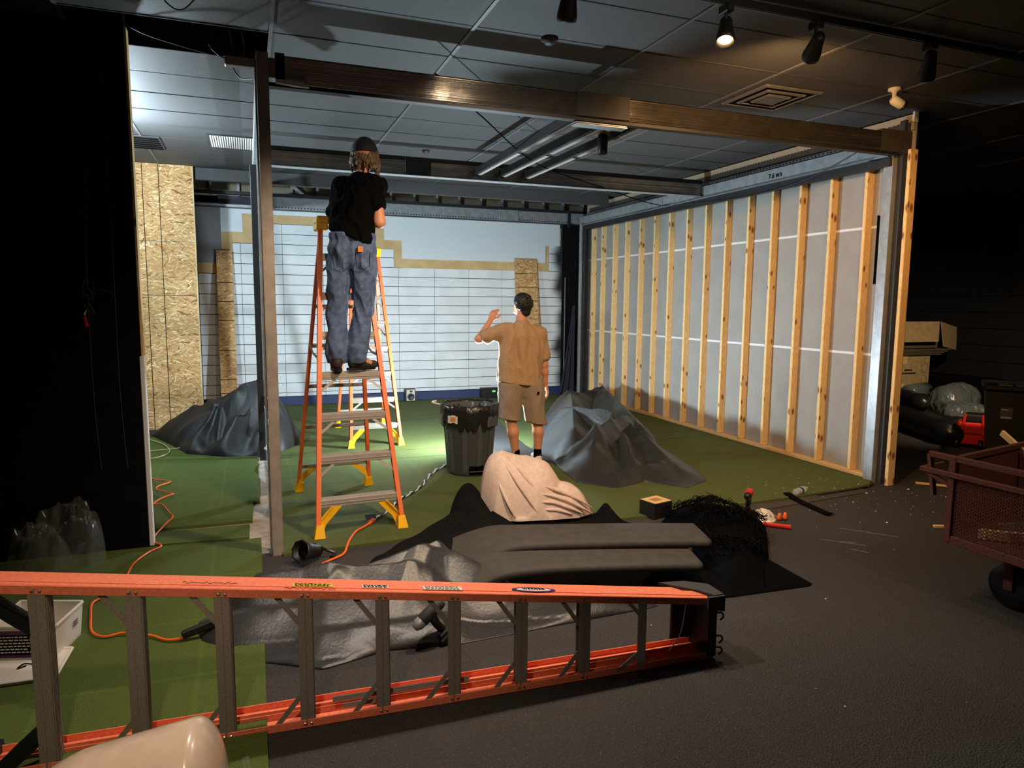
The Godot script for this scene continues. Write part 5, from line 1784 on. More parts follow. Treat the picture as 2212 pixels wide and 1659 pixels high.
# ======================= under the ceiling =======================
func ceiling_things():
	for k in 3:
		var x: float = [2.60, 2.91, 3.215][k]
		var o = thing("ceiling_strip", ["left one of three long strips hanging between the headers", "middle one of three long strips hanging between the headers", "right one of three long strips hanging between the headers"][k], "strip", Vector3(x, 3.26, -6.6), "strips between the headers")
		var s := st()
		span(s, x - 0.05, x + 0.02, 3.262, 3.34, -8.03, -5.10, 0.003)
		put("black_channel", s, "black_trim", o)
		for q in [[-8.0, -6.72], [-6.62, -5.12]]:
			s = st()
			span(s, x - 0.022, x + 0.018, 3.255, 3.262, q[0], q[1])
			put("pale_face", s, "aluminium", o)
	var o = thing("hanging_sensor", "dark cylinder with a pale flange hanging beside the right strip", "sensor", Vector3(3.08, 3.3, -5.85))
	var s := st(true)
	lathe(s, [Vector2(0, 0), Vector2(0.042, 0.0), Vector2(0.045, 0.01), Vector2(0.045, 0.17), Vector2(0.03, 0.18), Vector2(0.0, 0.18)], Vector3(3.08, 3.12, -5.85), Basis.IDENTITY, 18)
	put("barrel", s, "black_plastic", o)
	s = st(true)
	lathe(s, [Vector2(0, 0.18), Vector2(0.075, 0.18), Vector2(0.075, 0.19), Vector2(0.025, 0.2), Vector2(0.02, 0.44), Vector2(0, 0.44)], Vector3(3.08, 3.12, -5.85), Basis.IDENTITY, 18)
	put("flange", s, "grey_wall", o)
	# supply diffuser: nested square steps
	o = thing("air_diffuser", "square grey air diffuser in the black ceiling above the header", "air vent", Vector3(4.33, 3.56, -5.12))
	var c := Vector3(4.33, 3.556, -5.12)
	s = st()
	for q in [[0.30, 0.035, 0.0], [0.205, 0.03, 0.006], [0.12, 0.03, 0.012]]:
		var h: float = q[0]
		var w: float = q[1]
		for e in [-1, 1]:
			box(s, c + Vector3(e * (h - w * 0.5), -q[2], 0), Vector3(w, 0.012, h * 2.0), Basis(Vector3(0, 0, 1), e * 0.35), 0.002)
			box(s, c + Vector3(0, -q[2], e * (h - w * 0.5)), Vector3(h * 2.0, 0.012, w), Basis(Vector3(1, 0, 0), -e * 0.35), 0.002)
	put("vane_frame", s, "grid_bar", o)
	s = st()
	span(s, 4.06, 4.60, 3.554, 3.558, -5.39, -4.85)
	put("painted_throat", s, "ink", o)  # flat black sheet painted in for the shaded duct opening
	s = st()
	span(s, 4.25, 4.41, 3.535, 3.54, -5.2, -5.04, 0.002)
	put("centre_plate", s, "grid_bar", o)
	# slotted return grille
	o = thing("return_grille", "pale slotted return grille in the ceiling left of the second header", "air vent", Vector3(-0.1, 3.55, -8.75))
	s = st()
	span(s, -0.36, 0.20, 3.548, 3.556, -9.05, -8.45, 0.002)
	put("frame", s, "dark_grey", o)
	for k in 22:
		s = st()
		span(s, -0.335 + k * 0.024, -0.321 + k * 0.024, 3.538, 3.549, -9.03, -8.47)
		put("slat", s, "white_plastic", o)
	o = thing("ceiling_vent", "dark slotted vent in the ceiling beside the cut wall end", "air vent", Vector3(-1.05, 3.55, -9.0))
	s = st()
	span(s, -1.25, -0.86, 3.546, 3.556, -9.5, -8.8, 0.002)
	put("frame", s, "dark_grey", o)
	for k in 6:
		s = st()
		span(s, -1.23, -0.88, 3.54, 3.548, -9.46 + k * 0.11, -9.41 + k * 0.11)
		put("slat", s, "ink", o)
	for d in [["smoke_detector", "small round smoke detector on the ceiling above the front header", "smoke detector", Vector3(1.98, 3.555, -4.57), 0.06], ["sprinkler_head", "tiny sprinkler head in the ceiling beside the man on the ladder", "sprinkler", Vector3(2.04, 3.555, -8.36), 0.045]]:
		s = st(true)
		lathe(s, [Vector2(0, -0.035), Vector2(d[4] * 0.5, -0.035), Vector2(d[4] * 0.7, -0.02), Vector2(d[4], -0.008), Vector2(d[4], 0.0)], d[3], Basis.IDENTITY, 16)
		solo(d[0], d[1], d[2], s, "dark_grey")
	# security camera
	o = thing("security_camera", "small white security camera under the ceiling at the partition corner", "security camera", Vector3(5.1, 3.55, -4.5))
	s = st(true)
	lathe(s, [Vector2(0, 0), Vector2(0.05, 0), Vector2(0.05, -0.02), Vector2(0.02, -0.03), Vector2(0.015, -0.07), Vector2(0, -0.07)], Vector3(5.07, 3.555, -4.5), Basis.IDENTITY, 16)
	put("mount", s, "white_plastic", o)
	var ax := Vector3(0.85, -0.45, 0.25).normalized()
	var bx := ax.cross(Vector3.UP).normalized()
	s = st(true)
	lathe(s, [Vector2(0, -0.05), Vector2(0.025, -0.05), Vector2(0.038, -0.03), Vector2(0.04, 0.055), Vector2(0.034, 0.06)], Vector3(5.10, 3.45, -4.5), Basis(bx, ax, bx.cross(ax)), 16)
	put("housing", s, "white_plastic", o)
	s = st(true)
	lathe(s, [Vector2(0.0, 0.052), Vector2(0.034, 0.058), Vector2(0.041, 0.052), Vector2(0.041, 0.075), Vector2(0.036, 0.075), Vector2(0.034, 0.06)], Vector3(5.10, 3.45, -4.5), Basis(bx, ax, bx.cross(ax)), 16)
	put("lens_hood", s, "black_plastic", o)
	# another head at the top edge, left
	s = st(true)
	lathe(s, [Vector2(0, 0), Vector2(0.03, 0.0), Vector2(0.05, 0.03), Vector2(0.055, 0.08), Vector2(0, 0.08)], Vector3(-0.2, 3.42, -4.40), Basis.IDENTITY, 16)
	solo("ceiling_fixture", "round dark red fitting under the ceiling at the top left", "ceiling fitting", s, "rust")
	# cables
	var cab := [
		["thin dark rope from the front header across the strips to the stud partition", [Vector3(1.29, 3.37, -4.99), Vector3(1.9, 3.33, -5.8), Vector3(3.0, 3.27, -7.2), Vector3(4.2, 3.22, -8.0), Vector3(5.2, 3.2, -8.7), Vector3(5.72, 3.2, -9.0)], 0.006, "ink"],
		["thin wire sagging along the top of the stud partition", [Vector3(5.72, 3.2, -9.0), Vector3(5.70, 3.10, -8.0), Vector3(5.70, 3.06, -7.0), Vector3(5.70, 3.12, -6.1), Vector3(5.60, 3.25, -5.35), Vector3(5.56, 3.36, -5.1)], 0.004, "dark_grey"],
		["left loop of wire hanging from the open ceiling slot", [Vector3(-0.18, 3.62, -5.4), Vector3(-0.19, 3.50, -5.38), Vector3(-0.13, 3.43, -5.36), Vector3(-0.07, 3.42, -5.4), Vector3(0.0, 3.42, -5.5)], 0.005, "dark_grey"],
		["long wire drooping from the ceiling slot to the left post", [Vector3(-0.06, 3.62, -5.4), Vector3(-0.04, 3.48, -5.38), Vector3(-0.05, 3.38, -5.36), Vector3(0.0, 3.28, -5.3), Vector3(0.09, 3.23, -5.1)], 0.005, "dark_grey"],
		["short wire stub hanging from the ceiling slot nearest the post", [Vector3(0.02, 3.62, -5.4), Vector3(0.035, 3.52, -5.39), Vector3(0.02, 3.45, -5.4), Vector3(0.0, 3.44, -5.42)], 0.005, "dark_grey"],
		["wire looping from the round fitting along the ceiling", [Vector3(-0.22, 3.42, -4.42), Vector3(-0.3, 3.40, -4.55), Vector3(-0.38, 3.45, -4.6), Vector3(-0.46, 3.56, -4.55)], 0.004, "dark_grey"],
		["wire lying across the slot from the black wall", [Vector3(-0.80, 3.62, -5.38), Vector3(-0.6, 3.52, -5.38), Vector3(-0.35, 3.47, -5.4), Vector3(-0.2, 3.46, -5.45)], 0.004, "dark_grey"],
	]
	for k in cab:
		s = st()
		tube(s, curve(k[1], 0.05), k[2], 6)
		solo("cable", k[0], "cable", s, k[3])
	o = thing("wire_connector", "orange wire connectors on the wire at the right end of the front header", "connector", Vector3(5.56, 3.25, -5.2))
	s = st()
	bar(s, Vector3(5.53, 3.24, -5.18), Vector3(5.56, 3.275, -5.16), 0.012, 0.012, Vector3.RIGHT, 0.002)
	bar(s, Vector3(5.565, 3.20, -5.17), Vector3(5.578, 3.245, -5.16), 0.012, 0.012, Vector3.RIGHT, 0.002)
	put("nut", s, "orange_cord", o)
	# tangle on the black wall
	o = thing("cable_tangle", "tangle of thin cables with a red plug hanging on the black wall", "cable", Vector3(-1.0, 1.8, -5.37))
	s = st()
	tube(s, curve([Vector3(-0.985, 3.4, -5.39), Vector3(-0.98, 2.6, -5.385), Vector3(-1.0, 1.92, -5.375)], 0.1), 0.0035, 5)
	rng.seed = 5
	for k in 7:
		var pts := [Vector3(-1.0, 1.92, -5.375)]
		for j in 5: pts.append(Vector3(-1.0 + rng.randf_range(-0.035, 0.04) , 1.86 - j * 0.045 + rng.randf_range(-0.02, 0.02), -5.365 + rng.randf_range(-0.02, 0.03)))
		tube(s, curve(pts, 0.01), 0.0035, 5)
	tube(s, curve([Vector3(-0.99, 1.80, -5.37), Vector3(-0.93, 1.83, -5.35), Vector3(-0.87, 1.82, -5.36), Vector3(-0.85, 1.79, -5.37)], 0.02), 0.003, 5)
	put("cables", s, "dark_grey", o)
	s = st()
	bar(s, Vector3(-1.03, 1.66, -5.36), Vector3(-1.015, 1.585, -5.355), 0.022, 0.018, Vector3.RIGHT, 0.005)
	put("red_plug", s, "red_plastic", o)
	s = st()
	bar(s, Vector3(-1.015, 1.70, -5.35), Vector3(-1.025, 1.665, -5.35), 0.012, 0.012, Vector3.RIGHT, 0.002)
	put("tan_tip", s, "osb_edge", o)
	# planks of strand board leaning at the slatwall
	for d in [["narrow strand board plank leaning on the slatwall near the left post", -0.455, -0.215, 2.555, [2.05, 1.75, 1.45, 0.98, 0.52, 0.3]], ["strand board plank leaning on the slatwall behind the tan T-shirt", 4.605, 5.045, 2.56, [2.3, 2.05, 1.8]]]:
		o = thing("plank", d[0], "plank", Vector3((d[1] + d[2]) * 0.5, 0.02, -11.9))
		s = st()
		var y1: float = d[3]
		bar(s, Vector3((d[1] + d[2]) * 0.5, 0.03, -11.80), Vector3((d[1] + d[2]) * 0.5, y1, -12.11), d[2] - d[1], 0.035, Vector3.RIGHT, 0.002)
		put("board", s, "osb", o)
		s = st()
		for y in d[4]:
			var zz := lerpf(-11.80, -12.11, (y - 0.03) / (y1 - 0.03)) + 0.019
			span(s, d[1], d[2], y - 0.005, y + 0.005, zz - 0.002, zz + 0.001)
		put("marked_line", s, "ink", o)

# ======================= dark area at the right =======================
func far_right_things():
	# cardboard: a taped carton, flat cartons on it, an open carton on top
	var o = thing("cardboard_box", "taped cardboard carton at the bottom of the stack beyond the partition", "box", Vector3(10.35, 0.36, -8.8))
	var s := st()
	span(s, 9.9, 10.80, 0.36, 0.93, -9.2, -8.5, 0.006)
	put("carton", s, "cardboard", o)
	s = st()
	span(s, 10.15, 10.27, 0.80, 0.932, -8.5, -8.496)
	put("tape", s, "osb_edge", o)
	s = st()
	span(s, 10.10, 10.23, 0.362, 0.47, -8.5, -8.496)
	put("tape", s, "osb_edge", o)
	s = st()
	for k in 2:
		var x := 10.22 - k * 0.06
		rng.seed = 50 + k
		while x < 10.40 + k * 0.06:
			var w := rng.randf_range(0.015, 0.03)
			span(s, x, x + w, 0.68 - k * 0.055, 0.705 - k * 0.055, -8.5, -8.496)
			x += w + 0.008
	put("print", s, "ink", o, "stuff")
	s = st()
	for y in [0.52, 0.72]:
		var ring := []
		for k in 17: ring.append(Vector3(10.68 + cos(TAU * k / 16.0) * 0.07, y + sin(TAU * k / 16.0) * 0.08, -8.497))
		tube(s, ring, 0.004, 4)
	put("printed_ring", s, "cardboard_dark", o)
	for k in 4:
		s = st()
		span(s, 9.85 - 0.02 * k, 11.0 + 0.05 * k, 0.94 + k * 0.028, 0.96 + k * 0.028, -9.2, -8.46 + 0.02 * k, 0.002)
		solo("flat_carton", ["lowest flattened carton under the open box", "second flattened carton from the bottom under the open box", "third flattened carton from the bottom under the open box", "topmost flattened carton directly under the open box"][k], "flat box", s, "cardboard_dark", "flattened cartons under the open box")
	o = thing("cardboard_box", "open cardboard carton with spread flaps on top of the flat cartons", "box", Vector3(10.5, 1.06, -8.8))
	s = st()
	for q in [[9.9, 10.95, -8.52, -8.51], [9.9, 10.95, -9.3, -9.29]]: span(s, q[0], q[1], 1.06, 1.46, q[2], q[3])
	span(s, 9.9, 9.91, 1.06, 1.46, -9.3, -8.51)
	span(s, 10.95, 10.96, 1.06, 1.46, -9.3, -8.51)
	span(s, 9.9, 10.96, 1.06, 1.07, -9.3, -8.51)
	put("carton", s, "cardboard_dark", o)
	s = st()
	prism(s, [Vector2(0, 0), Vector2(1.05, 0), Vector2(0.88, -0.36), Vector2(0.0, -0.36)], 0.008, Vector3(9.9, 1.50, -8.50), Basis(Vector3.RIGHT, Vector3(0, 0.92, -0.38).normalized(), Vector3(0, 0.38, 0.92).normalized()))
	put("front_flap", s, "cardboard", o)
	s = st()
	prism(s, [Vector2(0, 0), Vector2(0.9, 0.0), Vector2(0.78, -0.42), Vector2(0.06, -0.42)], 0.008, Vector3(10.98, 1.50, -8.50), Basis(Vector3(0.75, -0.10, -0.3).normalized(), Vector3(-0.55, 0.83, 0.1).normalized(), Vector3(0.4, 0.2, 0.9).normalized()).orthonormalized())
	put("side_flap", s, "cardboard", o)
	# wrapped rolls
	for k in 3:
		var p: Array = [[Vector3(8.22, 0.17, -6.05), Vector3(9.95, 0.17, -10.0), 0.17], [Vector3(8.75, 0.15, -6.3), Vector3(10.25, 0.15, -9.8), 0.15], [Vector3(8.75, 0.42, -6.9), Vector3(10.0, 0.42, -9.6), 0.12]][k]
		s = st(true)
		var pts := []
		var rad := []
		for i in 25:
			pts.append(p[0].lerp(p[1], i / 24.0))
			rad.append(p[2] + 0.008 * sin(i * 2.1) + (-0.06 if i == 0 or i == 24 else 0.0))
		tube(s, pts, rad, 20)
		solo("wrapped_roll", ["front roll of dark material wrapped in black plastic", "rear roll of dark material wrapped in black plastic", "upper dark roll wrapped in plastic below the carton stack"][k], "roll", s, "glossy_black", "wrapped rolls beyond the partition")
	solo("wrapped_bundle", "grey bundle in shiny plastic between the rolls and the dark bin", "bundle", flesh([[Vector3(9.25, 0.42, -6.95), Vector3(9.55, 0.42, -7.0), 0.24, 0.26], [Vector3(9.0, 0.30, -6.7), Vector3(9.3, 0.25, -6.6), 0.14, 0.2]], 0.03, 0.08, [], 0.03, 6.0, 5), "bag_grey")
	s = st(true)
	tube(s, [Vector3(9.0, 0.50, -7.4), Vector3(9.35, 0.50, -7.5), Vector3(9.6, 0.5, -7.6)], [0.11, 0.12, 0.11], 16)
	solo("wrapped_roll", "short clear wrapped roll left of the grey bundle", "roll", s, "bag_grey")
	# wheeled bin, turned towards the viewer
	var bz := Vector3(-0.80, 0, 0.60)
	var bb := Basis(Vector3(0.60, 0, 0.80), Vector3.UP, bz)
	o = thing("wheeled_bin", "tall black wheeled bin at the right edge beyond the rusty cart", "trash can", Vector3(7.85, 0, -5.2))
	var w := func(x: float, y: float, z: float) -> Vector3: return Vector3(7.52, 0, -5.19) + bb * Vector3(x, y, z)
	s = st()
	var b := [w.call(0.03, 0.05, 0.0), w.call(0.57, 0.05, 0.0), w.call(0.57, 0.05, -0.5), w.call(0.03, 0.05, -0.5)]
	var t := [w.call(-0.03, 0.86, 0.03), w.call(0.63, 0.86, 0.03), w.call(0.63, 0.86, -0.6), w.call(-0.03, 0.86, -0.6)]
	for k in 4: quad(s, b[k], b[(k + 1) % 4], t[(k + 1) % 4], t[k])
	quad(s, b[3], b[2], b[1], b[0])
	put("body", s, "black_plastic", o)
	s = st()
	box(s, w.call(0.3, 0.89, -0.28), Vector3(0.72, 0.06, 0.70), bb, 0.02)
	put("lid", s, "black_plastic", o)
	for k in 3:
		s = st()
		box(s, w.call(0.14 + k * 0.16, 0.925, -0.06), Vector3(0.13, 0.012, 0.22), bb, 0.004)
		put("lid_panel", s, "grey_plastic", o)
	s = st()
	box(s, w.call(0.17, 0.62, 0.022), Vector3(0.11, 0.13, 0.006), bb)
	var lb = put("label", s, "dark_grey", o)
	s = st()
	box(s, w.call(0.17, 0.575, 0.026), Vector3(0.095, 0.02, 0.004), bb)
	box(s, w.call(0.155, 0.66, 0.028), Vector3(0.06, 0.015, 0.004), bb)
	put("label_print", s, "grey_wall", lb, "stuff")
	for x in [0.06, 0.54]:
		s = st(true)
		lathe(s, [Vector2(0, -0.03), Vector2(0.09, -0.03), Vector2(0.1, 0.0), Vector2(0.09, 0.03), Vector2(0, 0.03)], w.call(x, 0.1, -0.54), Basis(Vector3.UP, bb.x, Vector3.UP.cross(bb.x)), 18)
		put("wheel", s, "black_plastic", o)
	# red wheeled tool case
	o = thing("tool_case", "red wheeled tool case in front of the plastic wrapped rolls", "tool case", Vector3(8.45, 0, -6.0))
	w = func(x: float, y: float, z: float) -> Vector3: return Vector3(8.36, 0, -5.98) + bb * Vector3(x, y, z)
	for q in [["base", 0.0, 0.105, 0.36, 0.13, "red_plastic"], ["middle_case", 0.03, 0.25, 0.30, 0.15, "red_plastic"], ["top_case", 0.06, 0.375, 0.22, 0.10, "black_plastic"]]:
		s = st()
		box(s, w.call(q[1], q[2], -0.14), Vector3(q[3], q[4], 0.28), bb, 0.02)
		put(q[0], s, q[5], o)
	for x in [-0.08, 0.15]:
		s = st()
		bar(s, w.call(x, 0.17, 0.01), w.call(x * 0.8 + 0.02, 0.43, -0.01), 0.03, 0.03, bb.x, 0.006)
		put("handle_bar", s, "red_plastic", o)
	for x in [-0.12, 0.13]:
		s = st(true)
		lathe(s, [Vector2(0, -0.025), Vector2(0.055, -0.025), Vector2(0.06, 0), Vector2(0.055, 0.025), Vector2(0, 0.025)], w.call(x, 0.06, 0.02), Basis(Vector3.UP, bb.x, Vector3.UP.cross(bb.x)), 16)
		put("wheel", s, "black_plastic", o)

func cart():
	var o = thing("mesh_cart", "rusty steel mesh cart at the right edge of the picture", "cart", Vector3(4.5, 0, -2.4))
	var s := st()
	var x0 := 3.90
	var z0 := -2.86
	var z1 := -1.3
	var x1 := 5.1
	# frame of the near side, bar by bar
	for q in [[x0, z0], [x1, z0 - 0.23], [x0, z1]]:
		s = st()
		span(s, q[0] - 0.02, q[0] + 0.02, 0.36, 0.88, q[1] - 0.02, q[1] + 0.02, 0.003)
		put("corner_post", s, "rust", o)
	for q in [[x0, 0.865, -3.02, x0 + 0.03, 0.035], [x0 - 0.03, 0.77, -3.05, x0 + 0.05, 0.03], [x0, 0.375, z0, x0 + 0.04, 0.05]]:
		s = st()
		bar(s, Vector3(q[0], q[1], q[2]), Vector3(q[3], q[1], z1), q[4], 0.03, Vector3.UP, 0.003)
		put("side_rail", s, "rust", o)
	s = st()
	bar(s, Vector3(x0 + 0.05, 0.865, z0), Vector3(x1, 0.865, z0 - 0.23), 0.035, 0.03, Vector3.UP, 0.003)
	bar(s, Vector3(x0 + 0.05, 0.375, z0), Vector3(x1, 0.375, z0 - 0.23), 0.05, 0.04, Vector3.UP, 0.003)
	bar(s, Vector3(4.45, 0.375, z0 - 0.12), Vector3(4.45, 0.865, z0 - 0.12), 0.03, 0.03, Vector3.RIGHT, 0.003)
	put("far_frame", s, "rust", o)
	s = st()
	bar(s, Vector3(x0, 0.865, -3.02), Vector3(x0 - 0.02, 0.62, -2.96), 0.03, 0.02, Vector3.RIGHT)
	bar(s, Vector3(x0 - 0.03, 0.77, -3.05), Vector3(x0 - 0.01, 0.70, -2.86), 0.02, 0.02, Vector3.UP)
	bar(s, Vector3(x0 - 0.03, 0.77, -3.05), Vector3(x0 + 0.1, 0.80, -3.0), 0.02, 0.02, Vector3.UP)
	put("gate_bar", s, "rust", o)
	# expanded mesh: crossing strands
	s = st()
	var step := 0.030
	var k := -16
	while k < 56:
		var a := z0 + k * step
		for sg in [0, 1]:
			var p := Vector3(x0, 0.39, a if sg == 0 else a + 0.55)
			var q := Vector3(x0, 0.76, a + 0.55 if sg == 0 else a)
			# clip to the panel
			var ta := 0.0
			var tb := 1.0
			var dz := q.z - p.z
			var t1 := (z0 - p.z) / dz
			var t2 := (z1 - p.z) / dz
			ta = maxf(ta, minf(t1, t2))
			tb = minf(tb, maxf(t1, t2))
			if tb - ta > 0.02: bar(s, p.lerp(q, ta), p.lerp(q, tb), 0.0045, 0.003, Vector3(0, 0, 1))
		k += 1
	put("side_mesh", s, "rust", o, "stuff")
	s = st()
	prism(s, [Vector2(x0, 1.3), Vector2(x1, 1.3), Vector2(x1, 3.08), Vector2(x0, 2.86)], 0.006, Vector3(0, 0.39, 0), Basis(Vector3(1, 0, 0), Vector3(0, 0, -1), Vector3(0, 1, 0)))
	put("floor_plate", s, "rust", o)
	s = st()
	span(s, x1 - 0.006, x1, 0.39, 0.85, -3.07, z1)
	bar(s, Vector3(x0 + 0.05, 0.62, z0 - 0.01), Vector3(x1, 0.62, z0 - 0.23), 0.46, 0.004, Vector3.UP)
	put("back_plate", s, "rust", o)
	for w in [[4.15, -2.62], [4.15, -1.5], [4.95, -2.7]]:
		s = st(true)
		lathe(s, [Vector2(0, -0.03), Vector2(0.05, -0.03), Vector2(0.125, -0.035), Vector2(0.14, 0.0), Vector2(0.125, 0.035), Vector2(0.05, 0.03), Vector2(0, 0.03)], Vector3(w[0], 0.14, w[1]), Basis(Vector3(0, 0, 1), Vector3(1, 0, 0), Vector3(0, 1, 0)), 24)
		put("wheel", s, "black_plastic", o)
		s = st()
		for e in [-1, 1]: bar(s, Vector3(w[0] + e * 0.05, 0.12, w[1]), Vector3(w[0] + e * 0.05, 0.36, w[1]), 0.05, 0.008, Vector3(0, 0, 1))
		put("fork", s, "rust", o)
	for d in [["pale timber offcut leaning on the far rim of the cart", Vector3(4.74, 0.92, -3.16), Vector3(4.5, 0.42, -2.2), 0.04], ["lower timber offcut inside the rusty cart", Vector3(4.0, 0.43, -2.75), Vector3(4.6, 0.46, -2.1), 0.06], ["dark timber strip across the inside of the rusty cart", Vector3(4.02, 0.50, -2.65), Vector3(4.5, 0.66, -2.05), 0.04], ["second dark timber strip inside the rusty cart", Vector3(4.05, 0.46, -2.55), Vector3(4.5, 0.52, -1.95), 0.035]]:
		s = st()
		bar(s, d[1], d[2], d[3], 0.02, Vector3.UP, 0.002)
		solo("wood_offcut", d[0], "wood scrap", s, "pine_plain" if d[0].contains("offcut") else "cardboard_dark")

# ======================= cords =======================
func cords():
	var c := [[-0.98, -7.6], [-0.914, -7.322], [-0.80, -7.24], [-0.757, -7.177], [-0.84, -7.03], [-0.84, -6.90], [-0.793, -6.853], [-0.70, -6.72], [-0.69, -6.689], [-0.78, -6.55], [-0.81, -6.42], [-0.745, -6.385], [-0.66, -6.10], [-0.622, -5.972], [-0.66, -5.80], [-0.71, -5.575], [-0.71, -5.45], [-0.64, -5.344], [-0.711, -5.225], [-0.77, -5.0], [-0.785, -4.667], [-0.85, -4.52], [-0.90, -4.426], [-0.87, -4.22], [-0.83, -4.03], [-0.762, -3.953], [-0.68, -3.955], [-0.60, -3.91], [-0.527, -3.873], [-0.45, -3.80], [-0.367, -3.784]]
	var pts := []
	for i in c.size(): pts.append(Vector3(c[i][0], 0.034 + 0.004 * sin(i * 1.7) + (0.02 if c[i][1] < -5.7 else 0.0), c[i][1]))
	var o = thing("extension_cord", "orange extension cord winding over the left turf pieces", "cord", Vector3(-0.75, 0.02, -5.5))
	var s := st()
	tube(s, curve(pts, 0.02), 0.0065, 8)
	put("cable", s, "orange_cord", o)
	s = st()
	bar(s, Vector3(-0.38, 0.05, -3.785), Vector3(-0.22, 0.09, -3.80), 0.045, 0.03, Vector3.UP, 0.008)
	put("black_plug", s, "black_plastic", o)
	o = thing("extension_cord", "orange extension cord from the fallen ladder to the occupied ladder's foot", "cord", Vector3(0.6, 0.02, -4.9))
	s = st()
	pts = [Vector3(0.30, 0.03, -4.45), Vector3(0.345, 0.02, -4.58), Vector3(0.45, 0.012, -4.70), Vector3(0.56, 0.012, -4.80), Vector3(0.60, 0.03, -4.90), Vector3(0.63, 0.036, -5.0), Vector3(0.70, 0.036, -5.18), Vector3(0.78, 0.036, -5.28), Vector3(0.845, 0.038, -5.36)]
	tube(s, curve(pts, 0.02), 0.0085, 8)
	put("cable", s, "orange_cord", o)
	s = st()
	tube(s, [Vector3(0.83, 0.04, -5.345), Vector3(0.87, 0.042, -5.40)], [0.016, 0.020], 10)
	put("connector", s, "orange_cord", o)
	o = thing("extension_cord", "twisted black and white cord running from the orange plug to the trash can", "cord", Vector3(1.35, 0.02, -6.1))
	var path := curve([Vector3(0.875, 0.04, -5.41), Vector3(0.95, 0.036, -5.52), Vector3(1.02, 0.036, -5.63), Vector3(1.12, 0.036, -5.80), Vector3(1.23, 0.036, -5.99), Vector3(1.34, 0.036, -6.12), Vector3(1.475, 0.036, -6.318), Vector3(1.58, 0.036, -6.55), Vector3(1.71, 0.036, -6.80), Vector3(1.86, 0.036, -7.0), Vector3(2.1, 0.036, -7.25), Vector3(2.30, 0.036, -7.6)], 0.02)
	for k in 2:
		s = st()
		pts = []
		for i in path.size():
			var a := i * 0.45 + PI * k
			pts.append(path[i] + Vector3(0, sin(a) * 0.007, 0) + Vector3(0.8, 0, 0.6) * cos(a) * 0.009)
		tube(s, pts, 0.007, 6)
		put("strand", s, ["white_cord", "black_plastic"][k], o)
	s = st()
	box(s, Vector3(0.855, 0.062, -5.43), Vector3(0.085, 0.004, 0.05), Basis(Vector3(1, 0, 0), 0.5), 0.001)
	put("cord_tag", s, "grey_plastic", o)
	# thin leads at the left
	o = thing("thin_lead", "thin pale leads looping out of the black cloth heap at the left", "cord", Vector3(-0.9, 0.02, -8.8))
	s = st()
	tube(s, curve([Vector3(-1.2, 0.05, -9.5), Vector3(-1.0, 0.05, -9.1), Vector3(-0.90, 0.05, -8.65), Vector3(-0.98, 0.05, -8.4), Vector3(-1.15, 0.05, -8.3)], 0.04), 0.005, 6)
	tube(s, curve([Vector3(-1.2, 0.05, -8.75), Vector3(-0.95, 0.05, -8.8), Vector3(-0.75, 0.05, -8.85), Vector3(-0.55, 0.06, -8.75)], 0.04), 0.005, 6)
	put("lead", s, "osb_edge", o)

# ======================= materials =======================
func lin(hex: String) -> Color:
	return Color(hex)

func flat(nm, col: Color, rough := 0.7, metal := 0.0) -> StandardMaterial3D:
	var m := StandardMaterial3D.new()
	m.albedo_color = col
	m.roughness = rough
	m.metallic = metal
	M[nm] = m
	return m

func ramp(a: Color, b: Color, lo := 0.25, hi := 0.75) -> Gradient:
	var g := Gradient.new()
	g.offsets = PackedFloat32Array([lo, hi])
	g.colors = PackedColorArray([a, b])
	return g

func ntex(seed_: int, freq: float, a: Color, b: Color, size := 512, oct := 4, lo := 0.25, hi := 0.75) -> NoiseTexture2D:
	var t := NoiseTexture2D.new()
	t.width = size
	t.height = size
	t.seamless = true
	t.noise = noise(seed_, freq, oct)
	t.color_ramp = ramp(a, b, lo, hi)
	return t

func nnorm(seed_: int, freq: float, bump := 4.0, size := 512) -> NoiseTexture2D:
	var t := NoiseTexture2D.new()
	t.width = size
	t.height = size
	t.seamless = true
	t.as_normal_map = true
	t.bump_strength = bump
	t.noise = noise(seed_, freq, 4)
	return t

func three(m: StandardMaterial3D, scale, tex = null, norm = null, depth := 1.0, world := false):
	m.uv1_triplanar = true
	m.uv1_world_triplanar = world
	m.uv1_scale = scale if scale is Vector3 else Vector3.ONE * scale
	if tex != null: m.albedo_texture = tex
	if norm != null:
		m.normal_enabled = true
		m.normal_texture = norm
		m.normal_scale = depth
	return m

# fine lines along the steel, which stretch a lamp's reflection across it
func brushed(seed_: int) -> ImageTexture:
	var r := RandomNumberGenerator.new()
	r.seed = seed_
	var im := Image.create(256, 512, false, Image.FORMAT_RGB8)
	for y in 512:
		var v := r.randf()
		for x in 256: im.set_pixel(x, y, Color(v, v, v))
	im.bump_map_to_normal_map(3.0)
	return ImageTexture.create_from_image(im)

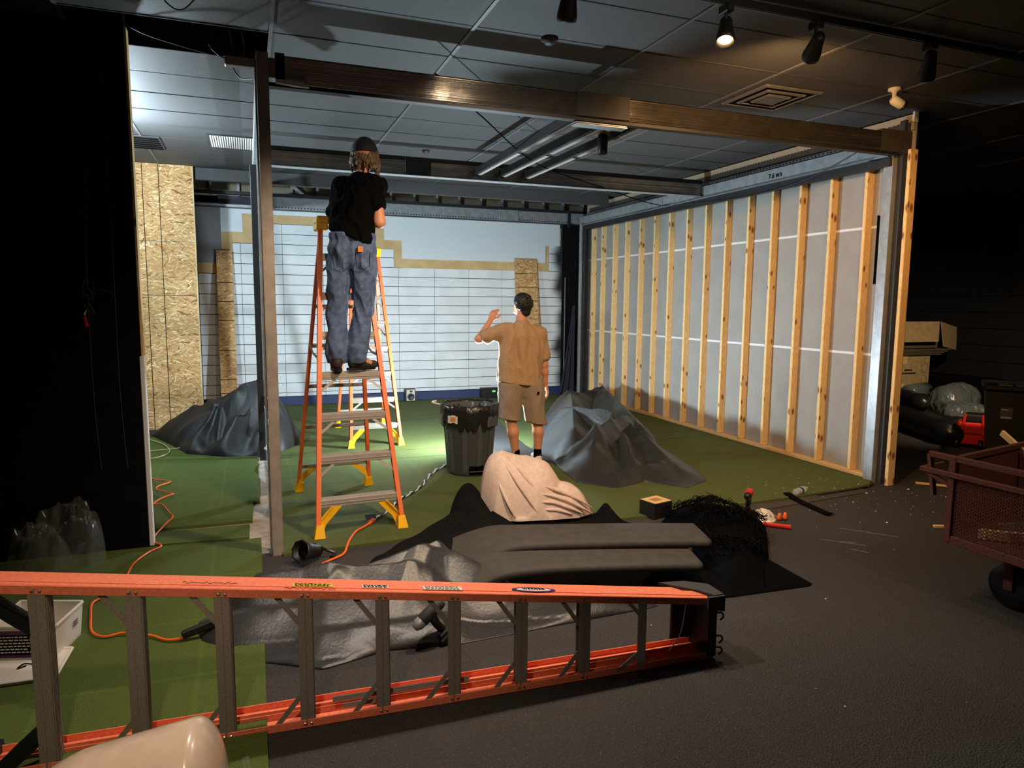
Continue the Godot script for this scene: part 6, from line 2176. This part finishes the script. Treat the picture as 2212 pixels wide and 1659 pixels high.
func osb_image(seed_: int) -> ImageTexture:
	var r := RandomNumberGenerator.new()
	r.seed = seed_
	var n := 768
	var im := Image.create(n, n, false, Image.FORMAT_RGB8)
	im.fill(Color(0.74, 0.58, 0.36))
	for k in 5200:
		var l := r.randf_range(14, 64)
		var w := r.randf_range(2.0, 8.0)
		var a := r.randfn(0.0, 0.55)
		var t := r.randf()
		var c := Color(0.88, 0.73, 0.50).lerp(Color(0.70, 0.50, 0.29), t)
		if r.randf() < 0.12: c = Color(0.94, 0.83, 0.63)
		if r.randf() < 0.07: c = Color(0.52, 0.33, 0.18)
		var cx := r.randi_range(0, n - 1)
		var cy := r.randi_range(0, n - 1)
		var ca := cos(a)
		var sa := sin(a)
		var i := -l * 0.5
		while i < l * 0.5:
			var ww := w * (1.0 - pow(absf(i) / (l * 0.5), 4.0) * 0.6)
			var q := -ww * 0.5
			while q < ww * 0.5:
				var edge := 0.86 if q < -ww * 0.5 + 1.0 else 1.0
				im.set_pixel(posmod(int(cx + i * ca - q * sa), n), posmod(int(cy + i * sa + q * ca), n), c * edge)
				q += 0.8
			i += 0.8
	return ImageTexture.create_from_image(im)

# grain along v; a few knots
func wood_image(seed_: int, a: Color, b: Color, knots: int) -> ImageTexture:
	var w := 128
	var h := 1024
	var n := noise(seed_, 0.05, 3)
	var n2 := noise(seed_ + 3, 0.006, 2)
	var im := Image.create(w, h, false, Image.FORMAT_RGB8)
	var kn := []
	var r := RandomNumberGenerator.new()
	r.seed = seed_
	for k in knots: kn.append([r.randf_range(18, w - 18), r.randf_range(20, h - 20), r.randf_range(5, 10)])
	for y in h:
		for x in w:
			var xx := float(x)
			var dark := 0.0
			for k in kn:
				var dx: float = (x - k[0])
				var dy: float = (y - k[1])
				if absf(dy) > 90.0: continue
				var g := exp(-dy * dy / 700.0)
				xx += signf(dx) * g * k[2] * 1.2 * exp(-absf(dx) / 24.0)
				var e: float = sqrt(dx * dx + dy * dy * 0.5) / k[2]
				if e < 1.6: dark = maxf(dark, clampf(1.6 - e, 0.0, 1.0))
			var t := 0.5 + 0.5 * sin(xx * 0.55 + n2.get_noise_2d(xx * 3.0, y) * 14.0)
			t = clampf(t * 0.6 + 0.35 * n.get_noise_2d(xx * 4.0, y * 0.25) + 0.2, 0.0, 1.0)
			im.set_pixel(x, y, a.lerp(b, t).lerp(Color(0.36, 0.18, 0.07), dark * 0.75))
	return ImageTexture.create_from_image(im)

func speck_image(seed_: int, base: Color, count: int, spots: Array) -> ImageTexture:
	var r := RandomNumberGenerator.new()
	r.seed = seed_
	var n := 1024
	var im := Image.create(n, n, false, Image.FORMAT_RGB8)
	im.fill(base)
	for k in count:
		var c: Color = spots[r.randi_range(0, spots.size() - 1)]
		var s := r.randi_range(1, 3)
		im.fill_rect(Rect2i(r.randi_range(0, n - 4), r.randi_range(0, n - 4), s, r.randi_range(1, 3)), c)
	return ImageTexture.create_from_image(im)

func make_materials():
	three(flat("rubber", Color.WHITE, 0.82), 0.8, speck_image(5, Color(0.185, 0.175, 0.17), 26000, [Color(0.23, 0.22, 0.215), Color(0.12, 0.115, 0.115), Color(0.21, 0.20, 0.19), Color(0.36, 0.35, 0.34)]), nnorm(3, 0.2, 5.0), 0.7, true)
	three(flat("concrete", Color.WHITE, 0.85), 0.7, ntex(8, 0.02, Color(0.66, 0.60, 0.54), Color(0.76, 0.71, 0.65)), nnorm(9, 0.1, 2.0), 0.5, true)
	three(flat("turf", Color.WHITE, 0.9), 1.6, ntex(11, 0.12, Color(0.26, 0.31, 0.11), Color(0.47, 0.52, 0.23), 1024, 5, 0.3, 0.7), nnorm(12, 0.25, 14.0, 1024), 1.0, true)
	three(flat("turf_side", Color.WHITE, 0.9), 1.6, ntex(14, 0.12, Color(0.29, 0.36, 0.11), Color(0.48, 0.56, 0.22), 1024, 5, 0.3, 0.7), nnorm(12, 0.25, 16.0, 1024), 1.0, true)
	flat("turf_back", Color(0.16, 0.14, 0.11), 0.95)
	three(flat("tile", Color.WHITE, 0.62), 1.1, ntex(21, 0.16, Color(0.20, 0.20, 0.205), Color(0.285, 0.285, 0.29), 1024, 5, 0.38, 0.52), nnorm(22, 0.16, 5.0, 1024), 0.5, true)
	flat("tile_edge", Color(0.21, 0.21, 0.21), 0.8)
	flat("grid_bar", Color(0.36, 0.36, 0.365), 0.5)
	three(flat("black_paint", Color.WHITE, 0.7), 0.5, ntex(25, 0.02, Color(0.07, 0.067, 0.067), Color(0.085, 0.082, 0.08)), nnorm(26, 0.08, 1.0), 0.3, true)
	flat("black_trim", Color(0.10, 0.10, 0.105), 0.55)
	flat("plenum", Color(0.12, 0.10, 0.09), 0.95)
	three(flat("white_slat", Color.WHITE, 0.55), 0.4, ntex(31, 0.01, Color(0.84, 0.86, 0.87), Color(0.88, 0.90, 0.91)), null, 1.0, true)
	var vs := flat("painted_slat", Color.WHITE, 0.6)
	vs.vertex_color_use_as_albedo = true
	flat("groove", Color(0.20, 0.21, 0.24), 0.7)
	three(flat("tan_board", Color.WHITE, 0.8), 0.5, ntex(33, 0.01, Color(0.78, 0.65, 0.45), Color(0.83, 0.71, 0.52)), null, 1.0, true)
	three(flat("drywall", Color.WHITE, 0.85), 0.4, ntex(35, 0.012, Color(0.585, 0.57, 0.55), Color(0.605, 0.59, 0.57)), null, 1.0, true)
	flat("drywall_beige", Color(0.62, 0.57, 0.48), 0.9)  # beige gypsum above the head channels
	flat("tape", Color(0.86, 0.86, 0.87), 0.7)
	flat("blue_base", Color(0.13, 0.19, 0.36), 0.6)
	flat("grey_wall", Color(0.50, 0.50, 0.51), 0.8)
	three(flat("osb", Color.WHITE, 0.75), 0.62, osb_image(2))
	M["osb"].uv1_offset = Vector3(0.2, 0.1, 0.4)
	flat("osb_edge", Color(0.80, 0.70, 0.52), 0.85)
	flat("ink", Color(0.03, 0.03, 0.035), 0.8)
	for k in 3:
		three(flat("pine_%d" % k, Color.WHITE, 0.75), Vector3(5.0, 0.42, 5.0), wood_image(60 + k, Color(0.95, 0.84, 0.62), Color(0.86, 0.68, 0.43), 7))
		M["pine_%d" % k].uv1_offset = Vector3(0.13 * k, 0.31 * k, 0.2)
	flat("pine_plain", Color(0.84, 0.70, 0.48), 0.75)
	three(flat("galvanized", Color.WHITE, 0.42, 0.45), 1.3, ntex(41, 0.012, Color(0.60, 0.61, 0.62), Color(0.66, 0.67, 0.68)))
	three(flat("beam_steel", Color.WHITE, 0.15, 0.95), 1.0, ntex(43, 0.012, Color(0.62, 0.59, 0.55), Color(0.68, 0.65, 0.61)), brushed(44), 0.7)
	three(flat("post_steel", Color.WHITE, 0.45, 0.4), 1.0, ntex(39, 0.012, Color(0.64, 0.60, 0.56), Color(0.70, 0.66, 0.62)))
	three(flat("aluminium", Color.WHITE, 0.42, 0.4), Vector3(3, 3, 3), ntex(45, 0.04, Color(0.68, 0.65, 0.62), Color(0.75, 0.72, 0.69)))
	three(flat("aluminium_worn", Color.WHITE, 0.45, 0.35), Vector3(3, 3, 3), ntex(46, 0.05, Color(0.54, 0.51, 0.48), Color(0.61, 0.58, 0.55)))
	three(flat("fiberglass", Color.WHITE, 0.42), Vector3(3, 3, 3), ntex(47, 0.03, Color(0.90, 0.43, 0.22), Color(0.95, 0.49, 0.26)))
	three(flat("fiberglass_worn", Color.WHITE, 0.5), Vector3(3, 3, 3), ntex(48, 0.03, Color(0.86, 0.45, 0.32), Color(0.92, 0.51, 0.38)), nnorm(49, 0.08, 1.0), 0.3)
	flat("yellow", Color(0.98, 0.74, 0.05), 0.5)
	flat("black_plastic", Color(0.075, 0.075, 0.08), 0.45)
	flat("grey_plastic", Color(0.27, 0.28, 0.29), 0.5)
	flat("dark_grey", Color(0.19, 0.19, 0.2), 0.6)
	flat("white_plastic", Color(0.86, 0.84, 0.80), 0.45)
	flat("red_plastic", Color(0.72, 0.10, 0.07), 0.45)
	flat("orange_cord", Color(0.95, 0.42, 0.12), 0.5)
	flat("white_cord", Color(0.85, 0.86, 0.88), 0.4)
	flat("rivet", Color(0.62, 0.58, 0.55), 0.35, 0.8)
	three(flat("black_cloth", Color.WHITE, 0.55), 2.0, ntex(51, 0.03, Color(0.07, 0.07, 0.075), Color(0.10, 0.10, 0.105)), nnorm(52, 0.05, 3.0), 0.35)
	three(flat("grey_cloth", Color.WHITE, 0.42), 2.0, ntex(53, 0.03, Color(0.15, 0.15, 0.152), Color(0.195, 0.193, 0.19)), nnorm(54, 0.04, 3.0), 0.3)
	three(flat("vinyl", Color.WHITE, 0.4), 2.0, ntex(50, 0.03, Color(0.145, 0.142, 0.14), Color(0.185, 0.18, 0.175)), nnorm(54, 0.04, 3.0), 0.3)
	three(flat("velvet", Color.WHITE, 0.9), 2.0, ntex(55, 0.03, Color(0.07, 0.068, 0.066), Color(0.10, 0.096, 0.093)), nnorm(56, 0.05, 3.0), 0.3)
	three(flat("pad_cloth", Color.WHITE, 0.8), 1.6, ntex(57, 0.012, Color(0.205, 0.19, 0.165), Color(0.24, 0.222, 0.198)))
	three(flat("beige_cloth", Color.WHITE, 0.85), 2.0, ntex(58, 0.02, Color(0.80, 0.70, 0.64), Color(0.85, 0.76, 0.70)), nnorm(59, 0.04, 2.0), 0.2)
	three(flat("foam_wrap", Color.WHITE, 0.3), 2.0, ntex(66, 0.01, Color(0.80, 0.71, 0.62), Color(0.84, 0.75, 0.66)))
	M["foam_wrap"].clearcoat_enabled = true
	M["foam_wrap"].clearcoat = 1.0
	M["foam_wrap"].clearcoat_roughness = 0.08
	three(flat("tan_shirt", Color.WHITE, 0.9), 3.0, ntex(61, 0.02, Color(0.60, 0.49, 0.36), Color(0.65, 0.53, 0.40)))
	three(flat("shorts", Color.WHITE, 0.92), 5.0, ntex(62, 0.1, Color(0.50, 0.43, 0.36), Color(0.60, 0.53, 0.46)))
	three(flat("denim", Color.WHITE, 0.85), 3.0, ntex(63, 0.012, Color(0.24, 0.31, 0.44), Color(0.34, 0.41, 0.54)))
	flat("black_shirt", Color(0.04, 0.039, 0.042), 0.95)
	flat("skin", Color(0.76, 0.53, 0.40), 0.55)
	flat("hair_dark", Color(0.055, 0.045, 0.04), 0.6)
	flat("hair_blond", Color(0.36, 0.28, 0.19), 0.6)
	flat("cap_navy", Color(0.06, 0.075, 0.13), 0.8)
	flat("shoe", Color(0.16, 0.12, 0.10), 0.7)
	flat("patch", Color(0.78, 0.48, 0.26), 0.8)
	three(flat("cardboard", Color.WHITE, 0.85), 0.8, ntex(71, 0.02, Color(0.62, 0.54, 0.36), Color(0.68, 0.60, 0.42)))
	flat("cardboard_dark", Color(0.36, 0.31, 0.22), 0.9)
	three(flat("rust", Color.WHITE, 0.75), 2.0, ntex(72, 0.05, Color(0.29, 0.14, 0.115), Color(0.38, 0.20, 0.155)))
	flat("glossy_black", Color(0.10, 0.105, 0.11), 0.25)
	three(M["glossy_black"], 2.0, null, nnorm(73, 0.05, 5.0), 0.6)
	flat("bag_grey", Color(0.30, 0.33, 0.33), 0.25)
	three(M["bag_grey"], 2.0, null, nnorm(74, 0.04, 5.0), 0.6)
	var cl := flat("clear_film", Color(0.8, 0.8, 0.8, 0.06), 0.09)
	cl.transparency = BaseMaterial3D.TRANSPARENCY_ALPHA
	cl.cull_mode = BaseMaterial3D.CULL_DISABLED
	var pl := flat("clear_bottle", Color(0.9, 0.95, 1.0, 0.25), 0.08)
	pl.transparency = BaseMaterial3D.TRANSPARENCY_ALPHA
	flat("label_yellow", Color(0.80, 0.70, 0.22), 0.5)
	flat("label_white", Color(0.80, 0.77, 0.72), 0.5)
	flat("label_blue", Color(0.12, 0.13, 0.45), 0.4)
	flat("purple", Color(0.30, 0.14, 0.32), 0.5)
	flat("lens_dark", Color(0.06, 0.06, 0.06), 0.3)
	var g := flat("led_glow", Color(0.9, 0.95, 1.0), 0.4)
	g.emission_enabled = true
	g.emission = Color(0.88, 0.95, 1.0)
	g.emission_energy_multiplier = 6.0
	var w := flat("bulb_glow", Color(1, 0.85, 0.6), 0.4)
	w.emission_enabled = true
	w.emission = Color(1.0, 0.80, 0.52)
	w.emission_energy_multiplier = 14.0
	var gr := flat("green_glow", Color(0.3, 0.9, 0.5), 0.4)
	gr.emission_enabled = true
	gr.emission = Color(0.3, 1.0, 0.5)
	gr.emission_energy_multiplier = 0.6
	var bl := flat("net_cord", Color(0.035, 0.035, 0.038), 0.5)
	bl.cull_mode = BaseMaterial3D.CULL_DISABLED
	for k in ["net_cord", "ink", "velvet", "black_shirt", "black_paint"]: M[k].metallic_specular = 0.12
